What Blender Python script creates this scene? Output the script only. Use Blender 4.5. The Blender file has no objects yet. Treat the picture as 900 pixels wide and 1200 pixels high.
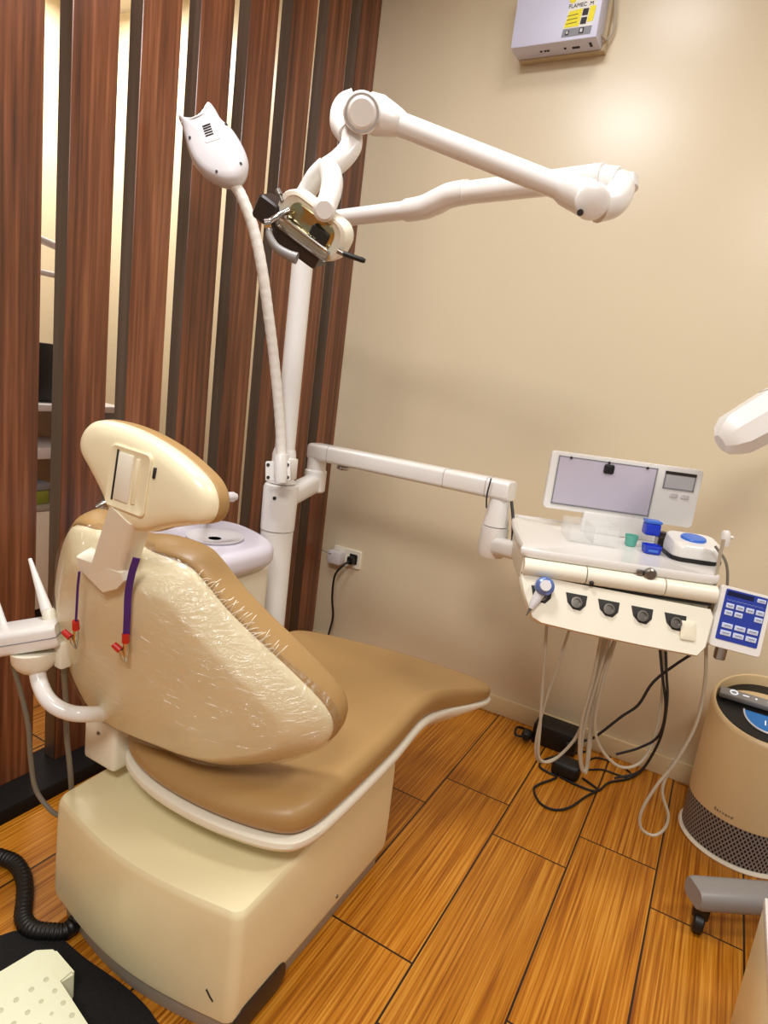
import bpy, bmesh, math, random
from mathutils import Vector, Matrix
PI = math.pi
rnd = random.Random(7)
S = bpy.context.scene
COL = S.collection

# ------------------------------------------------------------------ camera
FPX = 738.5
EYE = Vector((0.0, 0.0, 1.30))
def cam_axes(yaw, pitch, roll):
    cy, sy, cp, sp = math.cos(yaw), math.sin(yaw), math.cos(pitch), math.sin(pitch)
    f = Vector((-sy*cp, cy*cp, -sp)); r = Vector((cy, sy, 0)); u = r.cross(f)
    c, s = math.cos(roll), math.sin(roll)
    return c*r + s*u, -s*r + c*u, f
RT, UP, FW = cam_axes(math.radians(28.0015), math.radians(11.3766), math.radians(7.3368))
cam_d = bpy.data.cameras.new('camera'); cam = bpy.data.objects.new('camera', cam_d); COL.objects.link(cam)
cam_d.sensor_fit = 'VERTICAL'; cam_d.sensor_height = 24.0; cam_d.lens = FPX*24.0/1200.0
cam_d.clip_start = 0.05
m3 = Matrix((RT, UP, -FW)).transposed()
cam.matrix_world = Matrix.Translation(EYE) @ m3.to_4x4()
S.camera = cam

# ------------------------------------------------------------------ light, world, exposure
S.view_settings.view_transform = 'Standard'
S.view_settings.look = 'None'
S.view_settings.gamma = 1.0
S.view_settings.use_curve_mapping = False
S.view_settings.exposure = 0.22
W = bpy.data.worlds.new('room_light'); S.world = W; W.use_nodes = True
W.node_tree.nodes['Background'].inputs[0].default_value = (1.0, 0.965, 0.91, 1)
W.node_tree.nodes['Background'].inputs[1].default_value = 0.24
def area(name, loc, power, size, target=None, color=(1, 0.93, 0.83), shape='DISK', size_y=None):
    d = bpy.data.lights.new(name, 'AREA'); d.energy = power; d.shape = shape; d.size = size
    if size_y: d.size_y = size_y
    d.color = color
    o = bpy.data.objects.new(name, d); COL.objects.link(o); o.location = loc
    if target is not None:
        o.rotation_euler = (Vector(target) - Vector(loc)).to_track_quat('-Z', 'Y').to_euler()
    return o
CEIL = 3.0
area('downlight', (-0.94, 0.76, CEIL-0.03), 27, 0.50, color=(0.95, 0.97, 1.0))
area('downlight', (-0.55, 1.75, CEIL-0.03), 3.5, 0.34, color=(0.95, 0.96, 1.0))
area('downlight', (0.25, -0.95, CEIL-0.03), 55, 0.85, color=(1, 0.975, 0.94))
area('downlight', (1.1, 1.2, CEIL-0.03), 22, 0.5, color=(1, 0.975, 0.94))
area('downlight', (-3.0, 1.9, CEIL-0.03), 32, 0.5, color=(1, 0.97, 0.93))

# ------------------------------------------------------------------ point helpers
def ray(px, py):
    return (RT*((px-450)/FPX) - UP*((py-600)/FPX) + FW)
def at_d(px, py, d): return EYE + ray(px, py)*d                 # point at depth d along the view axis
def at_z(px, py, z):
    r = ray(px, py); return EYE + r*((z-EYE.z)/r.z)
def at_y(px, py, y):
    r = ray(px, py); return EYE + r*((y-EYE.y)/r.y)
def at_x(px, py, x):
    r = ray(px, py); return EYE + r*((x-EYE.x)/r.x)

# ------------------------------------------------------------------ materials
def srgb(h):
    h = h.lstrip('#'); out = []
    for i in (0, 2, 4):
        c = int(h[i:i+2], 16)/255.0
        out.append(c/12.92 if c <= 0.04045 else ((c+0.055)/1.055)**2.4)
    return tuple(out) + (1.0,)
MATS = {}
def mat(name, col, rough=0.45, metal=0.0, spec=0.5, var=0.04, vscale=6.0, bump=0.0, bscale=60.0, coat=0.0, emit=0.0, trans=0.0):
    if name in MATS: return MATS[name]
    m = bpy.data.materials.new(name); m.use_nodes = True
    nt = m.node_tree; b = nt.nodes['Principled BSDF']
    c = srgb(col)
    b.inputs['Roughness'].default_value = rough
    b.inputs['Metallic'].default_value = metal
    b.inputs['Specular IOR Level'].default_value = spec
    b.inputs['Coat Weight'].default_value = coat
    tc = nt.nodes.new('ShaderNodeTexCoord')
    no = nt.nodes.new('ShaderNodeTexNoise'); no.inputs['Scale'].default_value = vscale; no.inputs['Detail'].default_value = 3
    nt.links.new(tc.outputs['Object'], no.inputs['Vector'])
    mx = nt.nodes.new('ShaderNodeMix'); mx.data_type = 'RGBA'
    mx.inputs['A'].default_value = tuple(max(0, v*(1-var)) for v in c[:3]) + (1,)
    mx.inputs['B'].default_value = tuple(min(1, v*(1+var)) for v in c[:3]) + (1,)
    nt.links.new(no.outputs['Fac'], mx.inputs['Factor'])
    nt.links.new(mx.outputs['Result'], b.inputs['Base Color'])
    if emit:
        nt.links.new(mx.outputs['Result'], b.inputs['Emission Color']); b.inputs['Emission Strength'].default_value = emit
    if trans:
        b.inputs['Transmission Weight'].default_value = trans; b.inputs['IOR'].default_value = 1.3
    if bump:
        n2 = nt.nodes.new('ShaderNodeTexNoise'); n2.inputs['Scale'].default_value = bscale; n2.inputs['Detail'].default_value = 4
        nt.links.new(tc.outputs['Object'], n2.inputs['Vector'])
        bp = nt.nodes.new('ShaderNodeBump'); bp.inputs['Strength'].default_value = bump; bp.inputs['Distance'].default_value = 0.004
        nt.links.new(n2.outputs['Fac'], bp.inputs['Height']); nt.links.new(bp.outputs['Normal'], b.inputs['Normal'])
    MATS[name] = m
    return m

def wood_mat(name, dark, mid, light, axis='Z', rough=0.32, k=55.0, coat=0.2, along=1.6):
    m = bpy.data.materials.new(name); m.use_nodes = True; nt = m.node_tree; b = nt.nodes['Principled BSDF']
    tc = nt.nodes.new('ShaderNodeTexCoord'); mp = nt.nodes.new('ShaderNodeMapping')
    geo = nt.nodes.new('ShaderNodeNewGeometry')
    sc = {'Z': (k, k, along), 'Y': (k, along, k), 'X': (along, k, k)}[axis]
    mp.inputs['Scale'].default_value = sc
    nt.links.new(geo.outputs['Position'], mp.inputs['Vector'])
    n1 = nt.nodes.new('ShaderNodeTexNoise'); n1.inputs['Scale'].default_value = 1.0; n1.inputs['Detail'].default_value = 5; n1.inputs['Roughness'].default_value = 0.62
    n1.inputs['Distortion'].default_value = 0.35
    nt.links.new(mp.outputs['Vector'], n1.inputs['Vector'])
    mp2 = nt.nodes.new('ShaderNodeMapping'); mp2.inputs['Scale'].default_value = tuple(v*0.28 for v in sc)
    nt.links.new(geo.outputs['Position'], mp2.inputs['Vector'])
    n2 = nt.nodes.new('ShaderNodeTexNoise'); n2.inputs['Scale'].default_value = 1.0; n2.inputs['Detail'].default_value = 2
    nt.links.new(mp2.outputs['Vector'], n2.inputs['Vector'])
    ad = nt.nodes.new('ShaderNodeMath'); ad.operation = 'ADD'
    nt.links.new(n1.outputs['Fac'], ad.inputs[0]); nt.links.new(n2.outputs['Fac'], ad.inputs[1])
    hf = nt.nodes.new('ShaderNodeMath'); hf.operation = 'MULTIPLY'; hf.inputs[1].default_value = 0.5
    nt.links.new(ad.outputs[0], hf.inputs[0])
    r = nt.nodes.new('ShaderNodeValToRGB'); cr = r.color_ramp
    cr.elements[0].position = 0.34; cr.elements[0].color = srgb(dark)
    cr.elements[1].position = 0.66; cr.elements[1].color = srgb(light)
    e = cr.elements.new(0.5); e.color = srgb(mid)
    nt.links.new(hf.outputs[0], r.inputs['Fac']); nt.links.new(r.outputs['Color'], b.inputs['Base Color'])
    b.inputs['Roughness'].default_value = rough; b.inputs['Coat Weight'].default_value = coat; b.inputs['Coat Roughness'].default_value = 0.25
    MATS[name] = m
    return m

def floor_mat():
    m = bpy.data.materials.new('wood_tile'); m.use_nodes = True; nt = m.node_tree; b = nt.nodes['Principled BSDF']
    geo = nt.nodes.new('ShaderNodeNewGeometry')
    sp = nt.nodes.new('ShaderNodeSeparateXYZ'); nt.links.new(geo.outputs['Position'], sp.inputs[0])
    def madd(sock, v):
        n = nt.nodes.new('ShaderNodeMath'); n.operation = 'ADD'; n.inputs[1].default_value = v
        nt.links.new(sock, n.inputs[0]); return n.outputs[0]
    cb = nt.nodes.new('ShaderNodeCombineXYZ')
    nt.links.new(madd(sp.outputs['Y'], -1.725+0.712*4), cb.inputs['X'])
    nt.links.new(madd(sp.outputs['X'], 0.6305+0.2288*20), cb.inputs['Y'])
    br = nt.nodes.new('ShaderNodeTexBrick')
    nt.links.new(cb.outputs[0], br.inputs['Vector'])
    br.offset = 0.765; br.offset_frequency = 2; br.squash = 1.0
    br.inputs['Scale'].default_value = 1.0; br.inputs['Brick Width'].default_value = 0.712; br.inputs['Row Height'].default_value = 0.2288
    br.inputs['Mortar Size'].default_value = 0.0026; br.inputs['Mortar Smooth'].default_value = 0.1; br.inputs['Bias'].default_value = 0.0
    br.inputs['Color1'].default_value = (0.75, 0.75, 0.75, 1); br.inputs['Color2'].default_value = (1, 1, 1, 1); br.inputs['Mortar'].default_value = (0, 0, 0, 1)
    # grain: fine streaks along Y, shifted from tile to tile
    mp = nt.nodes.new('ShaderNodeMapping'); mp.inputs['Scale'].default_value = (170, 2.2, 1)
    nt.links.new(geo.outputs['Position'], mp.inputs['Vector'])
    mul = nt.nodes.new('ShaderNodeVectorMath'); mul.operation = 'SCALE'; mul.inputs['Scale'].default_value = 37.0
    nt.links.new(br.outputs['Color'], mul.inputs[0])
    av = nt.nodes.new('ShaderNodeVectorMath'); av.operation = 'ADD'
    nt.links.new(mp.outputs['Vector'], av.inputs[0]); nt.links.new(mul.outputs[0], av.inputs[1])
    n1 = nt.nodes.new('ShaderNodeTexNoise'); n1.inputs['Scale'].default_value = 1; n1.inputs['Detail'].default_value = 4; n1.inputs['Roughness'].default_value = 0.6
    nt.links.new(av.outputs[0], n1.inputs['Vector'])
    r = nt.nodes.new('ShaderNodeValToRGB'); cr = r.color_ramp
    cr.elements[0].position = 0.33; cr.elements[0].color = srgb('#8c4a09')
    cr.elements[1].position = 0.68; cr.elements[1].color = srgb('#dc9a3a')
    e = cr.elements.new(0.5); e.color = srgb('#bd7618')
    nt.links.new(n1.outputs['Fac'], r.inputs['Fac'])
    tint = nt.nodes.new('ShaderNodeMix'); tint.data_type = 'RGBA'; tint.blend_type = 'MULTIPLY'; tint.inputs['Factor'].default_value = 0.6
    nt.links.new(r.outputs['Color'], tint.inputs['A']); nt.links.new(br.outputs['Color'], tint.inputs['B'])
    gr = nt.nodes.new('ShaderNodeMix'); gr.data_type = 'RGBA'; gr.inputs['B'].default_value = srgb('#2a1a10')
    nt.links.new(br.outputs['Fac'], gr.inputs['Factor']); nt.links.new(tint.outputs['Result'], gr.inputs['A'])
    nt.links.new(gr.outputs['Result'], b.inputs['Base Color'])
    b.inputs['Roughness'].default_value = 0.36; b.inputs['Specular IOR Level'].default_value = 0.4
    bp = nt.nodes.new('ShaderNodeBump'); bp.inputs['Strength'].default_value = 0.5; bp.inputs['Distance'].default_value = 0.002; bp.invert = True
    nt.links.new(br.outputs['Fac'], bp.inputs['Height']); nt.links.new(bp.outputs['Normal'], b.inputs['Normal'])
    return m

def mesh_mat():     # perforated lattice grille, dark with pale strands
    m = bpy.data.materials.new('lattice_grille'); m.use_nodes = True; nt = m.node_tree; b = nt.nodes['Principled BSDF']
    tc = nt.nodes.new('ShaderNodeTexCoord'); sp = nt.nodes.new('ShaderNodeSeparateXYZ'); nt.links.new(tc.outputs['Object'], sp.inputs[0])
    def mth(op, a, bv):
        n = nt.nodes.new('ShaderNodeMath'); n.operation = op
        for i, v in enumerate((a, bv)):
            if v is None: continue
            if isinstance(v, (int, float)): n.inputs[i].default_value = v
            else: nt.links.new(v, n.inputs[i])
        return n.outputs[0]
    an = mth('MULTIPLY', mth('ARCTAN2', sp.outputs['Y'], sp.outputs['X']), 0.165)
    out = None
    for sgn in (1, -1):
        s = mth('ADD', an, mth('MULTIPLY', sp.outputs['Z'], sgn*0.62))
        w = mth('SINE', mth('MULTIPLY', s, 2*PI/0.0125), None)
        t = mth('GREATER_THAN', w, 0.45)
        out = t if out is None else mth('MAXIMUM', out, t)
    mx = nt.nodes.new('ShaderNodeMix'); mx.data_type = 'RGBA'
    mx.inputs['A'].default_value = srgb('#0c0a0a'); mx.inputs['B'].default_value = srgb('#8f8681')
    nt.links.new(out, mx.inputs['Factor']); nt.links.new(mx.outputs['Result'], b.inputs['Base Color'])
    b.inputs['Roughness'].default_value = 0.4
    return m

def wrap_mat():     # clear crinkled plastic film
    m = bpy.data.materials.new('clear_film'); m.use_nodes = True; nt = m.node_tree
    for n in list(nt.nodes): nt.nodes.remove(n)
    out = nt.nodes.new('ShaderNodeOutputMaterial'); mixs = nt.nodes.new('ShaderNodeMixShader')
    tr = nt.nodes.new('ShaderNodeBsdfTransparent'); gl = nt.nodes.new('ShaderNodeBsdfGlossy'); gl.inputs['Roughness'].default_value = 0.16
    tr.inputs['Color'].default_value = (0.985, 0.975, 0.95, 1)
    tc = nt.nodes.new('ShaderNodeTexCoord'); mp = nt.nodes.new('ShaderNodeMapping'); mp.inputs['Scale'].default_value = (14, 14, 27)
    mp.inputs['Rotation'].default_value = (0.3, 0.5, 0)
    nt.links.new(tc.outputs['Object'], mp.inputs['Vector'])
    no = nt.nodes.new('ShaderNodeTexNoise'); no.inputs['Scale'].default_value = 2.0; no.inputs['Detail'].default_value = 6; no.inputs['Distortion'].default_value = 1.2
    nt.links.new(mp.outputs['Vector'], no.inputs['Vector'])
    bp = nt.nodes.new('ShaderNodeBump'); bp.inputs['Strength'].default_value = 0.9; bp.inputs['Distance'].default_value = 0.02
    nt.links.new(no.outputs['Fac'], bp.inputs['Height'])
    nt.links.new(bp.outputs['Normal'], gl.inputs['Normal'])
    mixs.inputs[0].default_value = 0.15; nt.links.new(tr.outputs[0], mixs.inputs[1]); nt.links.new(gl.outputs[0], mixs.inputs[2])
    nt.links.new(mixs.outputs[0], out.inputs['Surface'])
    return m

M_WALL = mat('cream_wall_paint', '#e2d3b4', rough=0.29, spec=0.5, var=0.03, vscale=2.0)
M_CEIL = mat('ceiling_paint', '#d9d0bf', rough=0.7, var=0.02)
M_BASEB = mat('baseboard_tile', '#dcc79c', rough=0.4)
M_FLOOR = floor_mat()
M_SLAT = wood_mat('mahogany_slat', '#2e160a', '#6d3c20', '#9c6240', 'Z', rough=0.36, k=62, coat=0.25)
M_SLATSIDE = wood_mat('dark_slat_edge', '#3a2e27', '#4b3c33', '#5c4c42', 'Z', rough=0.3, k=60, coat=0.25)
M_RAIL = mat('dark_plinth', '#110b08', rough=0.75, spec=0.25)
M_SHELL = mat('aged_cream_plastic', '#f2e6c2', rough=0.3, var=0.05, vscale=5, coat=0.15)
M_SHELL2 = mat('cream_cover_plastic', '#ece0b6', rough=0.32, var=0.03, vscale=3, coat=0.1)
M_TAN = mat('tan_vinyl', '#ad8956', rough=0.40, var=0.06, vscale=7, bump=0.06, bscale=220)
M_WHITE = mat('white_enamel', '#ece9e4', rough=0.28, var=0.02, coat=0.2)
M_WHITE2 = mat('cool_white_plastic', '#d9d5d6', rough=0.32, var=0.02)
M_LAV = mat('lavender_white_lid', '#dcd7e2', rough=0.25, var=0.03)
M_CREAMP = mat('warm_white_plastic', '#efe9d6', rough=0.35, var=0.03)
M_GREY = mat('grey_plinth', '#a9a294', rough=0.5)
M_GREYMETAL = mat('grey_painted_metal', '#8b8784', rough=0.4)
M_CHROME = mat('chrome', '#c9c7c4', rough=0.18, metal=1.0)
M_STEEL = mat('brushed_steel', '#8f8a84', rough=0.35, metal=1.0)
M_BLACK = mat('black_plastic', '#0d0c0c', rough=0.45)
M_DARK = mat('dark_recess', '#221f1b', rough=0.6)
M_BROWNBLK = mat('dark_brown_plastic', '#2e2420', rough=0.4)
M_HOSE = mat('grey_hose', '#b6aa95', rough=0.5)
M_HOSED = mat('dull_grey_hose', '#7a7264', rough=0.5)
M_CABLE = mat('black_cable', '#14161b', rough=0.4)
M_BLUE = mat('blue_plastic', '#1638c4', rough=0.35)
M_BLUE2 = mat('light_blue_plastic', '#3f74d8', rough=0.3)
M_BLUEMET = mat('blue_metal', '#6f86c4', rough=0.25, metal=0.5)
M_KEYPAD = mat('blue_keypad_film', '#2b3fa0', rough=0.35)
M_KEYDARK = mat('navy_display', '#12163f', rough=0.3)
M_KEY = mat('pale_key', '#c9d2ec', rough=0.4)
M_TEAL = mat('teal_plastic', '#63b7a4', rough=0.4)
M_SCREEN = mat('lavender_screen', '#c4bccb', rough=0.25)
M_LCD = mat('grey_lcd', '#b9b7b8', rough=0.25)
M_RED = mat('red_rubber', '#c8261b', rough=0.4)
M_PURPLE = mat('purple_strap', '#4a2382', rough=0.6, bump=0.2, bscale=300)
M_MAT = mat('black_pile_mat', '#0b0909', rough=0.95, bump=1.0, bscale=250)
M_PEDAL = mat('pale_green_cream', '#e6e8c8', rough=0.4)
M_YELLOW = mat('yellow_print', '#efe01f', rough=0.5)
M_BOXW = mat('lilac_white_metal', '#d5d6ea', rough=0.4)
M_PURIF = mat('champagne_plastic', '#d9bd8e', rough=0.38, var=0.02)
M_LATT = mesh_mat()
M_FILM = wrap_mat()
M_REFL = mat('gold_reflector', '#b8ae86', rough=0.25, metal=1.0)
M_DISPLAY = mat('blue_display', '#1c5c96', rough=0.2, emit=0.5)
M_LITTEXT = mat('lit_digits', '#eef4ff', rough=0.3, emit=0.3)
def clear_mat():
    m = bpy.data.materials.new('clear_plastic'); m.use_nodes = True; nt = m.node_tree; b = nt.nodes['Principled BSDF']; out = nt.nodes['Material Output']
    b.inputs['Base Color'].default_value = (0.9, 0.9, 0.88, 1); b.inputs['Roughness'].default_value = 0.12
    tr = nt.nodes.new('ShaderNodeBsdfTransparent'); mx = nt.nodes.new('ShaderNodeMixShader'); mx.inputs[0].default_value = 0.22
    nt.links.new(tr.outputs[0], mx.inputs[1]); nt.links.new(b.outputs[0], mx.inputs[2]); nt.links.new(mx.outputs[0], out.inputs['Surface'])
    return m
M_CLEAR = clear_mat()
M_INK = mat('dark_ink', '#2a2424', rough=0.6)
M_GREYINK = mat('grey_ink', '#6f6a66', rough=0.6)
M_GREYLAB = mat('grey_print', '#86868c', rough=0.5)
M_SEAM = mat('pale_grey_seam', '#b3afab', rough=0.5)
M_PEACH = mat('peach_board', '#d8b48c', rough=0.5)
M_OLIVE = mat('olive_bin', '#8d9434', rough=0.5)
M_BOARD = mat('orange_wood_box', '#a8642a', rough=0.5, var=0.2, vscale=20)

# ------------------------------------------------------------------ object helpers
def tag(o, label=None, cat=None, group=None, kind=None):
    if label: o['label'] = label
    if cat: o['category'] = cat
    if group: o['group'] = group
    if kind: o['kind'] = kind
    return o
def thing(name, label, cat, loc, group=None):
    o = bpy.data.objects.new(name, None); COL.objects.link(o); o.location = loc
    o.empty_display_size = 0.05
    return tag(o, label, cat, group)
def obj(name, bm, material, parent=None, angle=38):
    if isinstance(bm, list):
        b0 = bm[0]
        for b in bm[1:]:
            me = bpy.data.meshes.new('tmp'); b.to_mesh(me); b.free(); b0.from_mesh(me); bpy.data.meshes.remove(me)
        bm = b0
    bmesh.ops.remove_doubles(bm, verts=bm.verts[:], dist=1e-6)
    bmesh.ops.recalc_face_normals(bm, faces=bm.faces[:])
    ca = math.radians(angle)
    for f in bm.faces: f.smooth = True
    for e in bm.edges:
        if len(e.link_faces) == 2 and e.calc_face_angle(0) > ca: e.smooth = False
    me = bpy.data.meshes.new(name); bm.to_mesh(me); bm.free()
    o = bpy.data.objects.new(name, me); COL.objects.link(o)
    for mm in (material if isinstance(material, (list, tuple)) else [material]): me.materials.append(mm)
    if parent is not None:
        r = parent
        off = Vector((0, 0, 0))
        while r is not None:
            off += Vector(r.location); r = r.parent
        # geometry is given in world coordinates; put the part's origin at its parent
        me.transform(Matrix.Translation(-off))
        o.parent = parent
    else:
        # origin at the base centre
        xs = [v.co for v in me.vertices]
        lo = Vector((min(v.x for v in xs), min(v.y for v in xs), min(v.z for v in xs))); hi = Vector((max(v.x for v in xs), max(v.y for v in xs), max(v.z for v in xs)))
        c = Vector(((lo.x+hi.x)/2, (lo.y+hi.y)/2, lo.z))
        me.transform(Matrix.Translation(-c)); o.location = c
    return o
def solo(name, bm, material, label, cat, group=None, kind=None, angle=38):
    return tag(obj(name, bm, material, None, angle), label, cat, group, kind)

def frame(o, x, y, z):      # matrix from origin and axes
    return Matrix.Translation(Vector(o)) @ Matrix((Vector(x), Vector(y), Vector(z))).transposed().to_4x4()
def axes_from(d):
    d = Vector(d).normalized(); a = Vector((0, 0, 1)) if abs(d.z) < 0.9 else Vector((1, 0, 0))
    x = a.cross(d).normalized(); return x, d.cross(x), d

def box(lo, hi, bev=0.0, seg=2, mtx=None):
    bm = bmesh.new()
    lo, hi = Vector(lo), Vector(hi)
    bmesh.ops.create_cube(bm, size=1.0)
    for v in bm.verts: v.co = Vector(((lo.x+hi.x)/2 + v.co.x*(hi.x-lo.x), (lo.y+hi.y)/2 + v.co.y*(hi.y-lo.y), (lo.z+hi.z)/2 + v.co.z*(hi.z-lo.z)))
    if bev > 0:
        bmesh.ops.bevel(bm, geom=bm.edges[:], offset=bev, segments=seg, profile=0.5, affect='EDGES')
    if mtx is not None: bm.transform(mtx)
    return bm
def loft(rings, cap0=True, cap1=True, closed_ring=True):
    bm = bmesh.new(); R = [[bm.verts.new(p) for p in r] for r in rings]; n = len(R[0])
    for a, b in zip(R, R[1:]):
        for i in range(n if closed_ring else n-1):
            j = (i+1) % n
            bm.faces.new((a[i], a[j], b[j], b[i]))
    if cap0: bm.faces.new(R[0][::-1])
    if cap1: bm.faces.new(R[-1])
    return bm
def cr(pts, n=8, closed=False):
    P = [Vector(p) for p in pts]; out = []; N = len(P)
    rng = range(N if closed else N-1)
    for i in rng:
        if closed: p0, p1, p2, p3 = P[i-1], P[i], P[(i+1) % N], P[(i+2) % N]
        else:
            p1, p2 = P[i], P[i+1]; p0 = P[i-1] if i else p1*2-p2; p3 = P[i+2] if i+2 < N else p2*2-p1
        for k in range(n):
            t = k/n
            out.append(0.5*((2*p1)+(p2-p0)*t+(2*p0-5*p1+4*p2-p3)*t*t+(3*p1-p0-3*p2+p3)*t**3))
    if not closed: out.append(P[-1])
    return out
def tube(path, r, seg=10, smooth=0, r2=None, flat=None):
    P = cr(path, smooth) if smooth else [Vector(p) for p in path]
    n = len(P); rings = []
    t0 = (P[1]-P[0]).normalized(); x, y, _ = axes_from(t0)
    for i, p in enumerate(P):
        t = (P[min(i+1, n-1)]-P[max(i-1, 0)]).normalized()
        x = (x - t*x.dot(t)).normalized(); y = t.cross(x)
        f = i/(n-1)
        rr = r if r2 is None else r+(r2-r)*f
        if callable(r): rr = r(f)
        rings.append([p + x*math.cos(2*PI*k/seg)*rr + y*math.sin(2*PI*k/seg)*rr for k in range(seg)])
    return loft(rings)
def rod(a, b, prof, seg=20):        # lathe along a->b ; prof = [(t, r)]
    a, b = Vector(a), Vector(b); d = b-a; x, y, _ = axes_from(d)
    rings = [[a + d*t + (x*math.cos(2*PI*k/seg)+y*math.sin(2*PI*k/seg))*max(r, 1e-4) for k in range(seg)] for t, r in prof]
    return loft(rings)
def lathe(c, prof, seg=40, mtx=None):   # prof = [(r, z)]
    c = Vector(c)
    rings = [[c + Vector((r*math.cos(2*PI*k/seg), r*math.sin(2*PI*k/seg), z)) for k in range(seg)] for r, z in prof]
    bm = loft(rings)
    if mtx is not None: bm.transform(mtx)
    return bm
def slab(outline, prof, fn, c=None, cap=True):
    """closed outline [(u,v)], prof [(scale about c, w)], fn(u,v,w) -> world"""
    if c is None: c = (sum(p[0] for p in outline)/len(outline), sum(p[1] for p in outline)/len(outline))
    rings = []
    for s, w in prof:
        rings.append([fn(c[0]+(p[0]-c[0])*s, c[1]+(p[1]-c[1])*s, w) for p in outline])
    return loft(rings, cap, cap)
def pillow_prof(th, er=0.012, size=0.3, n=5, inner=(0.8, 0.55, 0.3, 0.05), bottom=True):
    """profile of a slab of thickness th (w from 0 to th) with rounded rims; size = half width used to turn er into a scale"""
    k = er/size; pr = []
    if bottom: pr += [(s*(1-k), 0.0) for s in reversed(inner)]
    for i in range(n+1):
        a = PI/2*i/n; pr.append((1-k+k*math.sin(a), er-er*math.cos(a)))
    for i in range(n+1):
        a = PI/2*i/n; pr.append((1-k+k*math.cos(a), th-er+er*math.sin(a)))
    pr += [(s*(1-k), th) for s in inner]
    return pr
def resample2(pts, n=8): return [(p.x, p.y) for p in cr([(a, b, 0) for a, b in pts], n, True)]
def rrect(x0, y0, x1, y1, r, n=6):
    out = []
    for cx, cy, a0 in ((x1-r, y1-r, 0), (x0+r, y1-r, 90), (x0+r, y0+r, 180), (x1-r, y0+r, 270)):
        for i in range(n+1):
            a = math.radians(a0+90*i/n); out.append((cx+r*math.cos(a), cy+r*math.sin(a)))
    return out
def text_bm(body, size, mtx, align='CENTER', ext=0.0004):
    cu = bpy.data.curves.new('t', 'FONT'); cu.body = body; cu.size = size; cu.align_x = align; cu.align_y = 'CENTER'; cu.extrude = ext
    o = bpy.data.objects.new('t', cu); COL.objects.link(o)
    dg = bpy.context.evaluated_depsgraph_get(); dg.update()
    me = bpy.data.meshes.new_from_object(o.evaluated_get(dg))
    bm = bmesh.new(); bm.from_mesh(me); bm.transform(mtx)
    bpy.data.objects.remove(o); bpy.data.curves.remove(cu); bpy.data.meshes.remove(me)
    return bm

# ------------------------------------------------------------------ the setting
YW = 2.459           # back wall
XS = -1.6155         # face of the slat screen
XF = -3.45           # wall of the room beyond the slats
def struct(name, bm, m, label=None): return tag(obj(name, bm, m), label or None, None, None, 'structure')
struct('floor', box((XF, -2.2, -0.06), (2.6, YW, 0.0)), M_FLOOR)
struct('wall_back', box((XF, YW, -0.06), (2.6, YW+0.1, CEIL)), M_WALL)
struct('wall_far', box((XF-0.1, -2.2, -0.06), (XF, YW+0.1, CEIL)), M_WALL)
struct('ceiling', box((XF-0.1, -2.2, CEIL), (2.6, YW+0.1, CEIL+0.08)), M_CEIL)
struct('baseboard_back', box((XS, YW-0.012, 0.0), (2.6, YW, 0.078), 0.004), M_BASEB)

# slats
starts = [0.793+0.1797*i for i in range(8)]
slab_lab = ['leftmost reddish brown wood slat at the left edge of the photo',
            'reddish brown wood slat just right of the gap showing black and green things',
            'reddish brown wood slat rising behind the middle of the headrest',
            'reddish brown wood slat mostly covered by the fish shaped lamp head',
            'reddish brown wood slat behind the upper gooseneck of the whitening lamp',
            'reddish brown wood slat just left of the slim white post',
            'reddish brown wood slat passing behind the slim white post and overhead lamp head',
            'rightmost reddish brown wood slat touching the cream back wall']
k = 1.3/1.15
for i, y0 in enumerate(starts):
    ya, yb = y0*k, (y0+0.1185)*k
    if i == 7: yb = YW-0.002
    if i == 0: ya -= 0.02
    bm = box((XS-0.052, ya, 0.045), (XS, yb, CEIL-0.002), 0.002, 1)
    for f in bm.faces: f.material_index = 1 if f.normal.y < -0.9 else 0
    o = solo('wood_slat', bm, [M_SLAT, M_SLATSIDE], slab_lab[i], 'slat', 'wood slats of the screen wall')
struct('trim_slat_base', box((XS-0.085, 0.5, 0.0), (XS+0.10, YW-0.014, 0.045), 0.004), M_RAIL)

# ------------------------------------------------------------------ dental chair
XC = -0.865
chair = thing('dental_chair', 'tan and cream reclining dental chair wrapped in clear plastic film', 'dental chair', (XC, 1.1, 0))
# base cover
def base_outline(x0, x1, y0, y1, bulge, r):
    pts = []
    def arc(cx, cy, a0):
        for i in range(7):
            a = math.radians(a0+15*i); pts.append((cx+r*math.cos(a), cy+r*math.sin(a)))
    arc(x1-r, y1-r, 0); arc(x0+r, y1-r, 90); arc(x0+r, y0+r, 180)
    for i in range(1, 12):
        t = i/12; pts.append((x0+r+(x1-x0-2*r)*t, y0-bulge*math.sin(PI*t)))
    arc(x1-r, y0+r, 270)
    return pts
bo = base_outline(-1.165, -0.611, 0.79, 1.425, 0.032, 0.026)
def basefn(u, v, w):
    # the cover widens a little downwards and its rear rises
    return Vector((u, v, w + (0.03*(max(0, v-0.85)/0.57) if w > 0.2 else 0)))
pr = [(0.975, 0.052), (0.992, 0.056), (1.0, 0.07), (1.0, 0.15), (0.995, 0.25), (0.99, 0.288), (0.983, 0.297), (0.968, 0.304), (0.945, 0.306), (0.6, 0.306), (0.2, 0.306)]
obj('base_cover', slab(bo, pr, basefn), M_SHELL2, chair)
bo2 = base_outline(-1.145, -0.625, 0.805, 1.41, 0.032, 0.03)
plinth = obj('base_plinth', slab(bo2, [(0.99, 0.0), (1, 0.004), (1, 0.058)], lambda u, v, w: Vector((u, v, w))), M_GREY, chair)
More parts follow.
